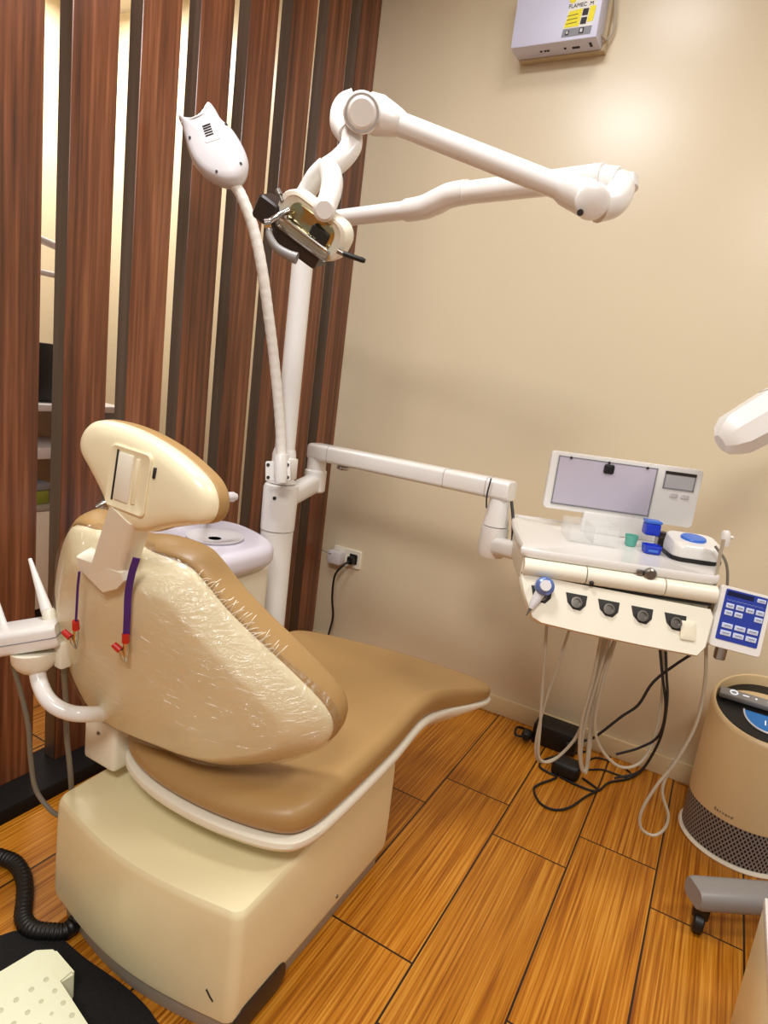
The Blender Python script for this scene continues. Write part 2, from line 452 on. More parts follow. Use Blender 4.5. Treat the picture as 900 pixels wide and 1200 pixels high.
# dark kick slot at the front right corner, scuff
slot = slab(rrect(0.805, 0.012, 0.965, 0.074, 0.026), [(0.9, -0.004), (1, -0.002), (1, 0.004), (0.92, 0.006), (0.3, 0.006)], lambda u, v, w: Vector((-0.613+w, u+0.0, v)))
obj('kick_slot', slot, M_BROWNBLK, chair)
obj('scuff_mark', tube([(-0.668, 0.782, 0.120), (-0.660, 0.784, 0.107), (-0.653, 0.786, 0.098)], 0.0016, 6), M_DARK, chair)
obj('screw', rod((-0.612, 1.16, 0.080), (-0.6085, 1.16, 0.080), [(0, .004), (1, .004)], 10), M_STEEL, chair)

# seat: outline in plan
seat_pts = [(-0.865, 0.862), (-0.74, 0.872), (-0.63, 0.902), (-0.586, 0.95), (-0.575, 1.06), (-0.577, 1.30), (-0.590, 1.50), (-0.565, 1.60), (-0.512, 1.695), (-0.492, 1.755), (-0.53, 1.80),
            (-0.66, 1.808), (-0.80, 1.80), (-0.93, 1.775), (-1.06, 1.735), (-1.15, 1.68), (-1.165, 1.60), (-1.135, 1.48), (-1.14, 1.30), (-1.145, 1.10), (-1.13, 0.99), (-1.07, 0.91), (-0.98, 0.873)]
so = resample2(seat_pts, 5)
def seatfn(z0):
    def f(u, v, w):
        toe = max(0.0, (v-1.45)/0.35)
        side = ((u-XC)/0.28)
        dish = -0.018*max(0, 1-side*side) * (1 if w > 0.04 else 0) * (1-toe)
        th = w*(1-0.45*min(1, toe))
        return Vector((u, v, z0 + th + dish + 0.012*toe + 0.02*max(0, (v-1.0))*max(0, 1-toe)))
    return f
obj('seat_cushion', slab(so, pillow_prof(0.085, 0.034, 0.28, 7, inner=(0.9, 0.75, 0.55, 0.3, 0.06)), seatfn(0.388), (XC, 1.30)), M_TAN, chair, angle=70)
shell_pr = [(0.1, -0.075), (0.55, -0.072), (0.78, -0.06), (0.90, -0.040), (0.965, -0.026), (1.0, -0.016), (1.012, -0.006), (1.008, 0.004), (0.995, 0.008), (0.97, 0.010), (0.4, 0.010)]
so_sh = [(u, min(v, 1.775)) for u, v in so]
obj('seat_shell', slab(so_sh, shell_pr, lambda u, v, w: Vector((u, v, 0.385 + w*(1-0.5*max(0, (v-1.45)/0.35)) + 0.016*max(0.0, (v-1.45)/0.35) + 0.018*max(0, (v-1.0))*max(0, 1-max(0, (v-1.45)/0.35)))), (XC, 1.30)), M_CREAMP, chair)
obj('lift_column', box((-1.0, 1.0, 0.29), (-0.73, 1.28, 0.34), 0.01), M_GREY, chair)
# hinge block on the patient's left
hb = obj('hinge_block', [box((-1.195, 0.885, 0.345), (-1.085, 0.985, 0.462), 0.012, 3)], M_CREAMP, chair)
obj('screw', rod((-1.14, 0.8855, 0.43), (-1.14, 0.882, 0.43), [(0, .005), (1, .004)], 10), M_STEEL, hb)

# backrest, in its own tilted frame
AB = math.radians(75); YB = math.radians(10)
BC = Vector((XC, 0.85, 0.70)); BR = Vector((math.cos(YB), math.sin(YB), 0)); _f = Vector((math.sin(YB), -math.cos(YB), 0))
BU = _f*math.cos(AB) + Vector((0, 0, math.sin(AB))); BN = BU.cross(BR)
BN = BN if BN.y > 0 else -BN
U0 = -0.04
def bend(u, v): return 0.5*u*u
def bp(u, v, w): return BC+BR*u+BU*v+BN*w
def backfn(off=0.0):
    return lambda u, v, w: bp(u, v, bend(u, v)+w+off)
bpts = [(-0.235, 0.255), (-0.173, 0.262), (-0.105, 0.262), (-0.024, 0.254), (0.040, 0.244), (0.070, 0.222), (0.115, 0.166), (0.165, 0.114), (0.222, 0.057), (0.288, -0.022), (0.312, -0.075), (0.303, -0.125),
        (0.255, -0.162), (0.205, -0.188), (0.146, -0.213), (0.077, -0.232), (0.01, -0.236), (-0.06, -0.236), (-0.16, -0.244), (-0.245, -0.250), (-0.315, -0.232), (-0.355, -0.185), (-0.378, -0.115), (-0.382, 0.02), (-0.350, 0.10), (-0.310, 0.170), (-0.270, 0.225)]
bout = resample2(bpts, 3)
BK = 0.045
bpr = [(0.06, -BK), (0.4, -BK), (0.76, -BK*0.98), (0.79, -BK*0.93), (0.82, -BK*0.84), (0.965, -BK*0.22), (0.985, -BK*0.08), (0.995, 0.004), (0.993, 0.013), (0.97, 0.015), (0.7, 0.016), (0.2, 0.016)]
backrest = obj('backrest_shell', slab(bout, bpr, backfn(), (U0, 0.0)), M_SHELL, chair, angle=60)
cpr = [(0.2, 0.012), (0.8, 0.012), (0.985, 0.008)] + [(0.99+0.03*math.sin(a), 0.042-0.034*math.cos(a)) for a in [PI*i/8 for i in range(9)]] + [(0.93, 0.080), (0.7, 0.082), (0.3, 0.082)]
def cushfn(u, v, w):
    d = 0.022*math.exp(-((u+0.11)/0.06)**2)*max(0, (v-0.2)/0.06)      # dip behind the neck
    return bp(u, v-d+0.006*max(0, v/0.28), bend(u, v)+w)
obj('backrest_cushion', slab(bout, cpr, cushfn, (U0, 0.0)), M_TAN, chair, angle=60)
# plastic film stretched over the shell with a loose bulge on the left
def filmfn(u, v, w):
    n = 0.0022*math.sin(37*u+21*v)+0.0015*math.sin(61*v-43*u)
    return bp(u, v, bend(u, v)+w+n)
fpr = [(0.003, -BK-0.005), (0.06, -BK-0.005), (0.4, -BK-0.005), (0.76, -BK*0.98-0.005), (0.80, -BK*0.92-0.006), (0.84, -BK*0.78-0.006), (0.965, -BK*0.24-0.006), (0.99, -BK*0.08-0.006), (1.006, 0.0), (1.012, 0.014), (1.016, 0.028)]
obj('plastic_film', slab(bout, fpr, filmfn, (U0, 0.0), cap=False), M_FILM, chair, angle=80)
# gathered film fringe along the right shoulder
fr = []
for i in range(30):
    t = i/29; v = 0.225-0.150*t; u = 0.066+0.138*t+rnd.uniform(-.003, .003)
    a = bp(u, v, bend(u, v)+0.004)
    L = rnd.uniform(0.006, 0.026)
    b = a + BN*L*0.9+BU*rnd.uniform(-0.012, .012)+BR*rnd.uniform(0.006, 0.018)+BU*0.008
    fr.append(tube([a, (a+b)/2+Vector((0.006, -0.006, 0.005)), b], 0.0007, 5))
obj('film_gathers', fr, M_CREAMP, chair)
# neck collar and bracket
UN = -0.100
obj('neck_collar', slab([(UN-0.064, 0.240), (UN+0.052, 0.240), (UN+0.056, 0.224), (UN+0.034, 0.200), (UN-0.006, 0.180), (UN-0.062, 0.214)], [(0.3, -0.058), (0.95, -0.058), (1, -0.054), (1, 0.0)], lambda u, v, w: bp(u, v, bend(u, v)+w)), M_CREAMP, chair)
YH = math.radians(5); RH = math.radians(15); AH = math.radians(92)
_r = Vector((math.cos(YH), math.sin(YH), 0)); _f = Vector((math.sin(YH), -math.cos(YH), 0)); _u = _f*math.cos(AH)+Vector((0, 0, math.sin(AH)))
HR = _r*math.cos(RH)-_u*math.sin(RH); HU = _u*math.cos(RH)+_r*math.sin(RH); HN = HU.cross(HR)
HN = HN if HN.y > 0 else -HN
HC = Vector((XC, 0.72, 1.10)) + HR*0.022
def hq(u, v, w): return HC+HR*u+HU*v+HN*w
NK0 = bp(UN+0.002, 0.218, bend(UN, 0)-0.030); nk1 = hq(-0.004, -0.058, 0.0)
def neckring(t, wx, wy):
    d = (nk1-NK0).normalized(); x = (BR*(1-t)+HR*t); x = (x-d*x.dot(d)).normalized(); y = d.cross(x)
    p = NK0+(nk1-NK0)*t
    return [p + x*a + y*b for a, b in rrect(-wx, -wy, wx, wy, 0.013, 4)]
obj('neck_bracket', loft([neckring(t, 0.036-0.004*t, 0.026) for t in (0, 0.15, 0.5, 0.85, 1.0)]), M_CREAMP, chair)
# headrest: a rounded fan, wide at the top and narrowing to the neck
hpts = [(0.0, 0.076), (0.052, 0.073), (0.100, 0.064), (0.132, 0.053), (0.152, 0.034), (0.158, 0.010), (0.149, -0.010), (0.115, -0.030), (0.075, -0.055), (0.042, -0.079), (0.0, -0.090)]
hpts = [(u*0.97, v) for u, v in hpts]
hpts = hpts + [(-u, v) for u, v in reversed(hpts[1:-1])]
hout = resample2(hpts, 5)
def headfn(u, v, w): return hq(u, v, w+0.12*u*u)
hs = [(0.08, -0.024), (0.4, -0.024), (0.7, -0.023), (0.86, -0.019), (0.94, -0.013), (0.985, -0.004), (1.0, 0.006), (0.985, 0.008), (0.5, 0.008)]
hsh = obj('headrest_shell', slab(hout, hs, headfn, (0, 0.0)), M_SHELL, chair, angle=60)
hc = [(0.3, 0.006), (0.95, 0.006)] + [(0.985+0.03*math.sin(a), 0.021-0.014*math.cos(a)) for a in [PI*i/8 for i in range(9)]] + [(0.9, 0.037), (0.6, 0.040), (0.2, 0.041)]
obj('headrest_cushion', slab(hout, hc, headfn, (0, 0.0)), M_TAN, chair, angle=60)
# recessed grip on the headrest's back
GR = (HR*0.985+HU*0.17).normalized(); GU = (HU*0.985-HR*0.17).normalized()
def gq(u, v, w): return HC-HR*0.008+HU*0.002+GR*u+GU*v+HN*w
rc = slab(rrect(-0.044, -0.058, 0.044, 0.048, 0.010), [(1.0, -0.020), (1.0, -0.026), (0.96, -0.0275), (0.88, -0.0265), (0.84, -0.0255), (0.1, -0.0255)], gq)
grip = obj('release_grip', rc, M_SHELL, chair)
GM = frame(gq(0, 0, 0), GR, GU, HN)
obj('lever', box((-0.026, -0.044, -0.029), (0.008, 0.038, -0.020), 0.004, 2, GM), M_CREAMP, grip)
obj('grip_shadow_gap', box((-0.031, -0.046, -0.0268), (-0.0272, 0.040, -0.020), 0.0005, 1, GM), M_DARK, grip)
obj('grip_ledge', box((0.012, -0.042, -0.0285), (0.022, 0.036, -0.020), 0.003, 2, GM), M_SHELL, grip)
obj('grip_latch', box((0.050, 0.012, -0.0275), (0.0545, 0.030, -0.020), 0.001, 1, GM), M_DARK, chair)

# ------------------------------------------------------------------ cuspidor cabinet
cus = thing('cuspidor_cabinet', 'white cuspidor cabinet with a lavender white lid behind the chair back', 'dental unit cabinet', (-1.37, 1.40, 0))
co = rrect(-1.53, 1.24, -1.205, 1.57, 0.05)
obj('cabinet_body', slab(co, [(1, 0.0), (1, 0.680), (0.97, 0.685), (0.97, 0.697), (0.3, 0.697)], lambda u, v, w: Vector((u, v, w))), M_CREAMP, cus)
lo_ = resample2([(-1.20, 1.22), (-1.175, 1.28), (-1.168, 1.42), (-1.185, 1.53), (-1.28, 1.60), (-1.42, 1.645), (-1.51, 1.62), (-1.54, 1.50), (-1.54, 1.30), (-1.52, 1.22), (-1.40, 1.18), (-1.27, 1.18)], 5)
lid = obj('lid', slab(lo_, pillow_prof(0.075, 0.03, 0.2, 6, inner=(0.8, 0.5, 0.2)), lambda u, v, w: Vector((u, v, 0.697+w)), (-1.36, 1.40)), M_LAV, cus, angle=60)
obj('rinse_bowl', lathe((-1.33, 1.42, 0.769), [(0.075, 0.0), (0.085, 0.006), (0.088, 0.012), (0.08, 0.012), (0.06, 0.006), (0.02, 0.003), (0.002, 0.003)], 32), M_WHITE2, cus)
obj('lid_screw', rod((-1.30, 1.27, 0.770), (-1.30, 1.27, 0.781), [(0, .014), (.6, .014), (1, .010)], 14), M_CHROME, cus)
sp_a, sp_b = at_d(277, 582, 1.86), at_d(240, 583, 1.80)
stem = [(-1.44, 1.48, 0.767), (-1.44, 1.48, 0.88), (-1.42, 1.46, 0.915), sp_b, sp_a]
obj('cup_filler', [tube(stem, 0.010, 12, 6), rod(sp_b, sp_a, [(0, 0.010), (0.3, 0.013), (0.9, 0.015), (1, 0.009)])], M_WHITE2, cus)
n0 = at_d(124, 590, 1.80); n1 = Vector((-1.44, 1.30, 0.767))
n1 = Vector((n0.x+0.02, n0.y+0.03, 0.767))
obj('rinse_spout', [tube([n1, (n1.x, n1.y, n0.z-0.02), n0+Vector((0, 0, 0.0)), n0+Vector((-0.012, -0.02, -0.012))], 0.010, 10, 5)], M_CHROME, cus)

# ------------------------------------------------------------------ delivery unit: post, arms, instrument tray
PX, PY = -1.31, 1.70
unit = thing('delivery_unit', 'white dental delivery unit with post, jointed arm and instrument tray', 'dental unit', (PX, PY, 0))
obj('post_base', rod((PX, PY, 0), (PX, PY, 0.765), [(0, 0.062), (0.01, 0.058), (1, 0.056)], 28), M_WHITE, unit)
obj('post_sleeve', rod((PX, PY, 0.768), (PX, PY, 0.928), [(0, 0.058), (0.9, 0.060), (0.97, 0.056), (1, 0.048)], 28), M_WHITE, unit)
obj('post', rod((PX, PY, 0.928), (PX, PY, 1.66), [(0, 0.034), (1, 0.034)], 24), M_WHITE, unit)
pq = at_d(322, 594, 2.10); 
obj('set_screw', rod((PX+0.02, PY-0.054, 0.885), (PX+0.021, PY-0.060, 0.885), [(0, .006), (1, .006)], 10), M_DARK, unit)
E0 = Vector((PX, PY, 0.868)); E1 = Vector((-1.365, 1.975, 0.90))
d = (E1-E0).normalized(); side = Vector((0, 0, 1)).cross(d).normalized()
def bar(a, b, w, h, r, name, m, ext0=0.0, ext1=0.0):
    a, b = Vector(a), Vector(b); d = (b-a).normalized(); s = Vector((0, 0, 1)).cross(d).normalized(); u = d.cross(s)
    a = a-d*ext0; b = b+d*ext1; o2 = rrect(-w/2, -h/2, w/2, h/2, r, 4)
    o3 = [(x*0.9, y*0.9) for x, y in o2]
    L = (b-a).length; e = min(0.01, L*.1)
    rings = [[a+s*x+u*y for x, y in o3], [a+d*e+s*x+u*y for x, y in o2], [b-d*e+s*x+u*y for x, y in o2], [b+s*x+u*y for x, y in o3]]
    return loft(rings)
obj('swing_arm', bar(E0, E1, 0.062, 0.072, 0.02, '', M_WHITE), M_WHITE, unit)
obj('elbow_joint', rod((E1.x, E1.y, 0.865), (E1.x, E1.y, 1.0), [(0, 0.036), (0.05, 0.042), (0.6, 0.042), (0.65, 0.036), (1, 0.036)], 24), M_WHITE, unit)
A0 = Vector((-1.36, 1.975, 1.02)); A1 = Vector((-0.60, 1.90, 1.025))
ba = obj('balance_arm', bar(A0, A1, 0.075, 0.062, 0.014, '', M_WHITE, 0.03, 0.03), M_WHITE, unit)
dd = (A1-A0).normalized(); ss = Vector((0, 0, 1)).cross(dd)
for t in (0.09, 0.74, 0.94):
    c = A0+(A1-A0)*t
    o2 = rrect(-0.0383, -0.0318, 0.0383, 0.0318, 0.0145, 4); uu = dd.cross(ss)
    obj('arm_seam', loft([[c+dd*q+ss*x+uu*y for x, y in o2] for q in (-0.0012, 0.0012)]), M_SEAM, ba)
cab = cr([A1+Vector((-0.03, -0.045, 0.034)), A1+Vector((-0.035, -0.045, -0.02)), A1+Vector((-0.03, -0.045, -0.06))], 5)
obj('arm_cable', [tube(cab, 0.0025, 6), tube([A1+Vector((0.035, -0.01, -0.03)), A1+Vector((0.055, -0.03, -0.08)), A1+Vector((0.075, -0.06, -0.15))], 0.005, 8, 6)], M_CABLE, unit)
obj('arm_stop_knob', lathe((A0.x+0.13, A0.y-0.02, A0.z-0.045), [(0.022, 0.0), (0.026, 0.004), (0.026, 0.011), (0.018, 0.015)], 20), M_CHROME, unit)
J0 = Vector((-0.605, 1.895, 0.995))
obj('drop_link', [rod(J0, J0+Vector((0, 0, -0.085)), [(0, 0.030), (0.9, 0.040), (1, 0.041)], 24), rod(J0+Vector((0, 0, -0.088)), J0+Vector((0, 0, -0.185)), [(0, 0.043), (0.8, 0.046), (1, 0.04)], 24)], M_WHITE, unit)
# tray frame
TY = math.radians(23)
TO = Vector((-0.395, 1.513, 0.95)); TR = Vector((math.cos(TY), math.sin(TY), 0)); TD = Vector((-math.sin(TY), math.cos(TY), 0)); TZ = Vector((0, 0, 1))
TM = frame(TO, TR, TD, TZ)
def tp(a, b, z): return TO + TR*a + TD*b + TZ*z
obj('tray_link', bar(J0+Vector((0, 0, -0.15)), tp(0.06, 0.26, -0.075), 0.06, 0.055, 0.018, '', M_WHITE), M_WHITE, unit)
to_ = resample2([(0.0, 0.0), (0.15, -0.004), (0.30, -0.004), (0.452, 0.0), (0.475, 0.04), (0.525, 0.16), (0.565, 0.30), (0.57, 0.41), (0.50, 0.445), (0.28, 0.455), (0.05, 0.46), (0.005, 0.44), (-0.008, 0.25), (-0.006, 0.05)], 4)
obj('tray_top', slab(to_, [(0.3, -0.022), (0.985, -0.022), (0.995, -0.019), (1.0, -0.012), (1.0, -0.004), (0.99, 0.0), (0.975, -0.001), (0.965, -0.004), (0.93, -0.006), (0.3, -0.006)], tp, (0.27, 0.22)), M_WHITE, unit)
obj('tray_body', slab(to_, [(0.3, -0.105), (0.95, -0.105), (0.965, -0.095), (0.965, -0.023), (0.3, -0.023)], tp, (0.27, 0.22)), M_CREAMP, unit)
# three rounded front grip rolls
for a0, a1 in ((0.0, 0.150), (0.153, 0.338), (0.341, 0.462)):
    rr = [[tp(a, -0.002 + 0.0215*math.cos(t), -0.046+0.0215*math.sin(t)) for t in [2*PI*i/20 for i in range(20)]] for a in (a0, a1)]
    obj('front_grip', loft([[Vector(p) for p in r] for r in rr]), M_CREAMP, unit)
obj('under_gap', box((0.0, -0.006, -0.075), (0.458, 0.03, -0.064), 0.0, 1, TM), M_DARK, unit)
obj('tray_lock', [rod(tp(0.30, -0.006, -0.018), tp(0.30, -0.017, -0.018), [(0, .016), (.7, .015), (1, .011)], 18), box((0.268, -0.012, -0.024), (0.284, -0.004, -0.010), 0.003, 2, TM)], M_STEEL, unit)
obj('lock_button', rod(tp(0.165, -0.019, -0.057), tp(0.165, -0.026, -0.060), [(0, .006), (1, .005)], 10), M_DARK, unit)
# instrument panel below, slanting outwards
PT = math.radians(24)
PU = TZ*math.cos(PT)+TD*math.sin(PT); PNn = TR.cross(PU)   # PNn points to the viewer
PO = tp(0, -0.012, -0.068)
def pp(a, v, w): return PO + TR*a + PU*v + PNn*w
po_ = [(0.0, 0.006), (0.455, -0.012), (0.463, -0.03), (0.448, -0.105), (0.43, -0.128), (0.30, -0.124), (0.15, -0.116), (0.055, -0.108), (0.033, -0.098), (0.006, -0.04), (-0.004, -0.005)]
panel = obj('instrument_panel', slab(po_, [(0.3, -0.035), (0.97, -0.035), (1.0, -0.03), (1.0, -0.004), (0.985, 0.0), (0.3, 0.0)], pp, (0.22, -0.06)), M_CREAMP, unit)
obj('panel_housing', box((0.03, 0.0, -0.16), (0.44, 0.20, -0.08), 0.02, 3, TM), M_CREAMP, unit)
# five recessed holders
hx = [0.050, 0.135, 0.213, 0.293, 0.372]
for i, a in enumerate(hx):
    v = -0.030-0.020*a/0.4-0.004
    o2 = [(a-0.026, v+0.016), (a+0.026, v+0.014), (a+0.024, v-0.010), (a+0.012, v-0.024), (a-0.006, v-0.022), (a-0.02, v-0.008)]
    h = obj('holder_recess', slab(o2, [(1.0, -0.003), (1.0, 0.0012), (0.9, 0.0016), (0.2, 0.0016)], pp), M_DARK, panel)
    c = pp(a, v-0.006, 0.002)
    obj('holder_cup', rod(c, c+PNn*0.010, [(0, .0135), (0.8, .0135), (0.82, .0095), (0.4, .009), (0.42, .003)], 20), M_STEEL, panel)
# hanging cups' guide pads seen at the right end
obj('label_pad', slab(rrect(0.385, -0.095, 0.42, -0.05, 0.003), [(1, 0.0), (1, 0.004), (0.9, 0.005), (0.2, 0.005)], pp), mat('yellowed_plastic', '#e9e1c8', rough=0.5), panel)
# film viewer at the back
LB = tp(0, 0.36, 0)
def lb(a, z, w): return LB + TR*a + TZ*z - TD*w
lbx = obj('light_box', slab(rrect(0.078, 0.050, 0.515, 0.222, 0.012), [(0.3, -0.032), (0.98, -0.032), (1, -0.026), (1, -0.004), (0.99, 0), (0.3, 0)], lb), M_WHITE, unit)
obj('screen', slab([(0.103, 0.070), (0.382, 0.070), (0.382, 0.208), (0.103, 0.208)], [(1, -0.004), (1, 0.002), (0.2, 0.002)], lb), M_SCREEN, lbx)
obj('screen_rim', [box((0.100, 0.066, -0.0), (0.385, 0.069, 0.003), 0, 1, frame(LB, TR, TZ, -TD)), box((0.100, 0.2085, 0), (0.385, 0.211, 0.003), 0, 1, frame(LB, TR, TZ, -TD)),
    box((0.0995, 0.066, 0), (0.1025, 0.211, 0.003), 0, 1, frame(LB, TR, TZ, -TD)), box((0.3825, 0.066, 0), (0.3855, 0.211, 0.003), 0, 1, frame(LB, TR, TZ, -TD))], M_GREYLAB, lbx)
obj('film_clip', slab(rrect(0.233, 0.176, 0.262, 0.204, 0.006), [(1, 0.0), (1, 0.006), (0.9, 0.007), (0.2, 0.007)], lb), M_BLACK, lbx)
for a in (0.135, 0.245, 0.355):
    c = lb(a, 0.2085, 0.003); obj('film_pin', rod(c, c-TD*0.004, [(0, .004), (1, .0035)], 10), M_DARK, lbx)
obj('lcd', slab([(0.412, 0.160), (0.492, 0.160), (0.492, 0.202), (0.412, 0.202)], [(1, 0), (1, 0.002), (0.2, 0.002)], lb), M_LCD, lbx)
obj('lcd_header', slab([(0.408, 0.199), (0.496, 0.199), (0.496, 0.208), (0.408, 0.208)], [(1, 0), (1, 0.003), (0.2, 0.003)], lb), M_BROWNBLK, lbx)
obj('lcd_frame', [box((0.408, 0.156, 0), (0.496, 0.160, 0.0025), 0, 1, frame(LB, TR, TZ, -TD)), box((0.408, 0.156, 0), (0.4115, 0.206, 0.0025), 0, 1, frame(LB, TR, TZ, -TD)), box((0.4925, 0.156, 0), (0.496, 0.206, 0.0025), 0, 1, frame(LB, TR, TZ, -TD))], M_GREYLAB, lbx)
for a in (0.443, 0.475):
    obj('button', slab(rrect(a-0.011, 0.133, a+0.011, 0.146, 0.003), [(1, 0), (1, 0.003), (0.85, 0.004), (0.2, 0.004)], lb), mat('button_grey', '#cfc9c9', rough=0.4), lbx)
obj('viewer_foot', box((0.20, 0.355, -0.006), (0.42, 0.385, 0.056), 0.005, 2, TM), M_WHITE, unit)
# control keypad on a bracket at the right end
KO = tp(0.474, 0.0, -0.018); KT = math.radians(-6)
KU = TZ*math.cos(math.radians(14))+TD*math.sin(math.radians(14)); KR = (TR*math.cos(KT)+KU*math.sin(KT)); KU2 = (KU*math.cos(KT)-TR*math.sin(KT)); KN = KR.cross(KU2)
def kp(a, v, w): return KO + KR*a + KU2*v + KN*w
KS = 0.122
pad = obj('control_pad', slab(rrect(0.0, -0.150, 0.122, 0.0, 0.008), [(0.3, -0.022), (0.97, -0.022), (1, -0.018), (1, -0.004), (0.98, 0), (0.3, 0)], kp), M_WHITE, unit)
obj('pad_face', slab(rrect(0.012, -0.130, 0.110, -0.007, 0.003), [(1, 0), (1, 0.0012), (0.2, 0.0012)], kp), M_KEYPAD, pad)
obj('pad_display', slab(rrect(0.016, -0.022, 0.078, -0.011, 0.001), [(1, 0.001), (1, 0.002), (0.2, 0.002)], kp), M_KEYDARK, pad)
def KM(a, v, w): return frame(kp(a, v, w), KR, KU2, KN)
keys = [(0.096, -0.017, 0.010, 0.0045)] + [(0.028+0.0235*i, -0.046, 0.0093, 0.006) for i in range(4)] + [(0.028+0.0235*i, -0.063, 0.0093, 0.006) for i in range(2)] + [(0.0985, -0.063, 0.0093, 0.006)]
keys += [(0.032+0.030*i, -0.094, 0.0125, 0.006) for i in range(3)] + [(0.032+0.030*i, -0.112, 0.0125, 0.006) for i in range(3)]
glyphs = ['OK', '+', '-', '%', 'M', 'S', 'T', 'C', 'CAL', 'SET', 'RUN', 'MODE', 'STEP', 'STOP']
for i, (a, v, w_, h_) in enumerate(keys):
    ko = obj('key', slab(rrect(a-w_, v-h_, a+w_, v+h_, 0.0015, 3), [(1, 0.001), (1, 0.0026), (0.9, 0.003), (0.2, 0.003)], kp), M_KEY, pad)
# marks printed on the keys: short dark strokes as on the real pad
for i, (a, v, w_, h_) in enumerate(keys):
    z_ = [kp(a-w_*0.6+w_*0.2*j, v+0.0018*(1 if (i+j) % 2 else -1)*(0.4+0.6*((i*3+j*5) % 4)/3), 0.0032) for j in range(7)]
    obj('key_mark', tube(z_, 0.0006, 5), M_INK, pad)
obj('pad_print', tube([kp(0.018+0.0045*j, -0.031-0.0028*(j % 2), 0.0016) for j in range(20)], 0.0006, 5), mat('pale_print', '#8fa0d8', rough=0.5), pad)
obj('pad_bracket', [box((0.44, 0.03, -0.10), (0.53, 0.05, -0.075), 0.004, 2, TM), box((0.505, 0.012, -0.215), (0.530, 0.03, -0.05), 0.004, 2, TM)], M_STEEL, unit)

# hoses hanging in loops under the tray (all in the plane of the panel's underside)
def ht(px, py, b=0.06):
    n = TD; r = ray(px, py); o = tp(0, b, 0); return EYE + r*((o-EYE).dot(n)/r.dot(n))
def hose(pts, r, m, name='hose', parent=None, b0=0.04, b1=0.12):
    n = len(pts); P = [ht(p[0], p[1], b0+(b1-b0)*i/(n-1)) for i, p in enumerate(pts)]
    return obj(name, tube(P, r, 8, 6), m, parent if parent else unit)
hose([(641, 728), (637, 790), (633, 850), (631, 885), (640, 893), (655, 886), (676, 862), (692, 820), (703, 770), (712, 742)], 0.0042, M_HOSE)
hose([(668, 735), (652, 785), (637, 830), (628, 870), (630, 890), (642, 892), (662, 880), (684, 850), (700, 800), (716, 745)], 0.0035, M_HOSE)
hose([(705, 745), (694, 800), (682, 845), (679, 880), (682, 902), (687, 900), (690, 870), (697, 810), (709, 746)], 0.0046, M_HOSE)
hose([(714, 746), (702, 790), (690, 830), (683, 862), (681, 890), (686, 906), (691, 880), (700, 800), (721, 748)], 0.0042, M_HOSE)
hose([(722, 748), (706, 800), (697, 850), (706, 880), (728, 899), (752, 892), (768, 860), (776, 810), (777, 758)], 0.0042, M_HOSE)
hose([(780, 758), (781, 790), (782, 820), (776, 858), (764, 885), (748, 905), (720, 912)], 0.0036, M_CABLE, 'cable')
hose([(773, 757), (776, 790), (780, 830), (772, 862), (750, 876), (722, 884)], 0.0036, M_CABLE, 'cable')
hose([(818, 762), (790, 780), (765, 800), (748, 826), (728, 840), (705, 858), (692, 866), (664, 872)], 0.0038, M_CABLE, 'cable')
hose([(848, 632), (842, 660), (835, 700), (828, 750), (826, 800), (815, 850), (790, 895), (770, 920), (752, 950), (751, 970), (765, 979), (778, 972), (783, 955), (776, 925), (790, 890)], 0.0042, M_HOSE, 'hose', None, 0.02, 0.05)
hose([(838, 640), (851, 660), (852, 690), (845, 740), (838, 765)], 0.0035, M_HOSED, 'hose', None, 0.10, 0.06)

# ------------------------------------------------------------------ things on the tray
uh = thing('scaler_handpiece', 'blue and silver handpiece resting tip down on the instrument panel, left end', 'dental handpiece', pp(0.05, -0.04, 0.012))
c = pp(0.052, -0.022, 0.016); tipd = pp(0.018, -0.098, 0.012)
obj('handpiece_head', rod(c+PNn*(-0.008), c+PNn*0.022, [(0, .017), (0.2, .023), (0.75, .023), (0.92, .018), (1, .010)], 24), M_BLUEMET, uh)
obj('head_dial', rod(c+PNn*0.021, c+PNn*0.0245, [(0, .014), (1, .013)], 20), M_WHITE2, uh)
d1 = (tipd-c)
obj('handle', rod(c+d1*0.18, c+d1*0.76, [(0, .013), (0.5, .011), (0.9, .008), (1, .006)], 18), M_WHITE2, uh)
obj('tip', rod(c+d1*0.76, tipd, [(0, .0045), (0.3, .003), (1, .001)], 12), M_STEEL, uh)
sc = thing('ultrasonic_scaler', 'white box with a round blue dial on the right end of the tray', 'scaler', tp(0.455, 0.20, -0.005))
def sq(a, b, z): return tp(a, b, z)
so2 = rrect(0.397, 0.130, 0.527, 0.245, 0.026)
obj('foot', slab(so2, [(0.95, -0.005), (1.0, -0.003), (1.0, 0.006), (0.3, 0.006)], sq), M_BLACK, sc)
def sct(u, v, w): return tp(u, v, w + 0.018*(v-0.130)/0.115 if w > 0.03 else w)
obj('scaler_body', slab(so2, [(0.3, 0.006), (0.98, 0.006), (1.0, 0.012), (1.0, 0.028), (0.97, 0.035), (0.92, 0.038), (0.3, 0.038)], sct), M_WHITE, sc)
cdial = tp(0.460, 0.192, 0.0475)
obj('dial', slab([(0.033*math.cos(2*PI*i/32), 0.028*math.sin(2*PI*i/32)) for i in range(32)], [(1, 0.0), (1, 0.004), (0.93, 0.007), (0.3, 0.008)], lambda u, v, w: cdial+TR*u+(TD+TZ*0.157).normalized()*v+TZ*w), M_BLUE2, sc)
bb = thing('blue_lidded_box', 'small blue topped plastic box standing in front of the film viewer', 'box', tp(0.355, 0.24, -0.005))
def on(a, b, z): return tp(a, b, z)
obj('box_body', box((0.345, 0.225, -0.005), (0.383, 0.263, 0.034), 0.003, 2, TM), M_CLEAR, bb)
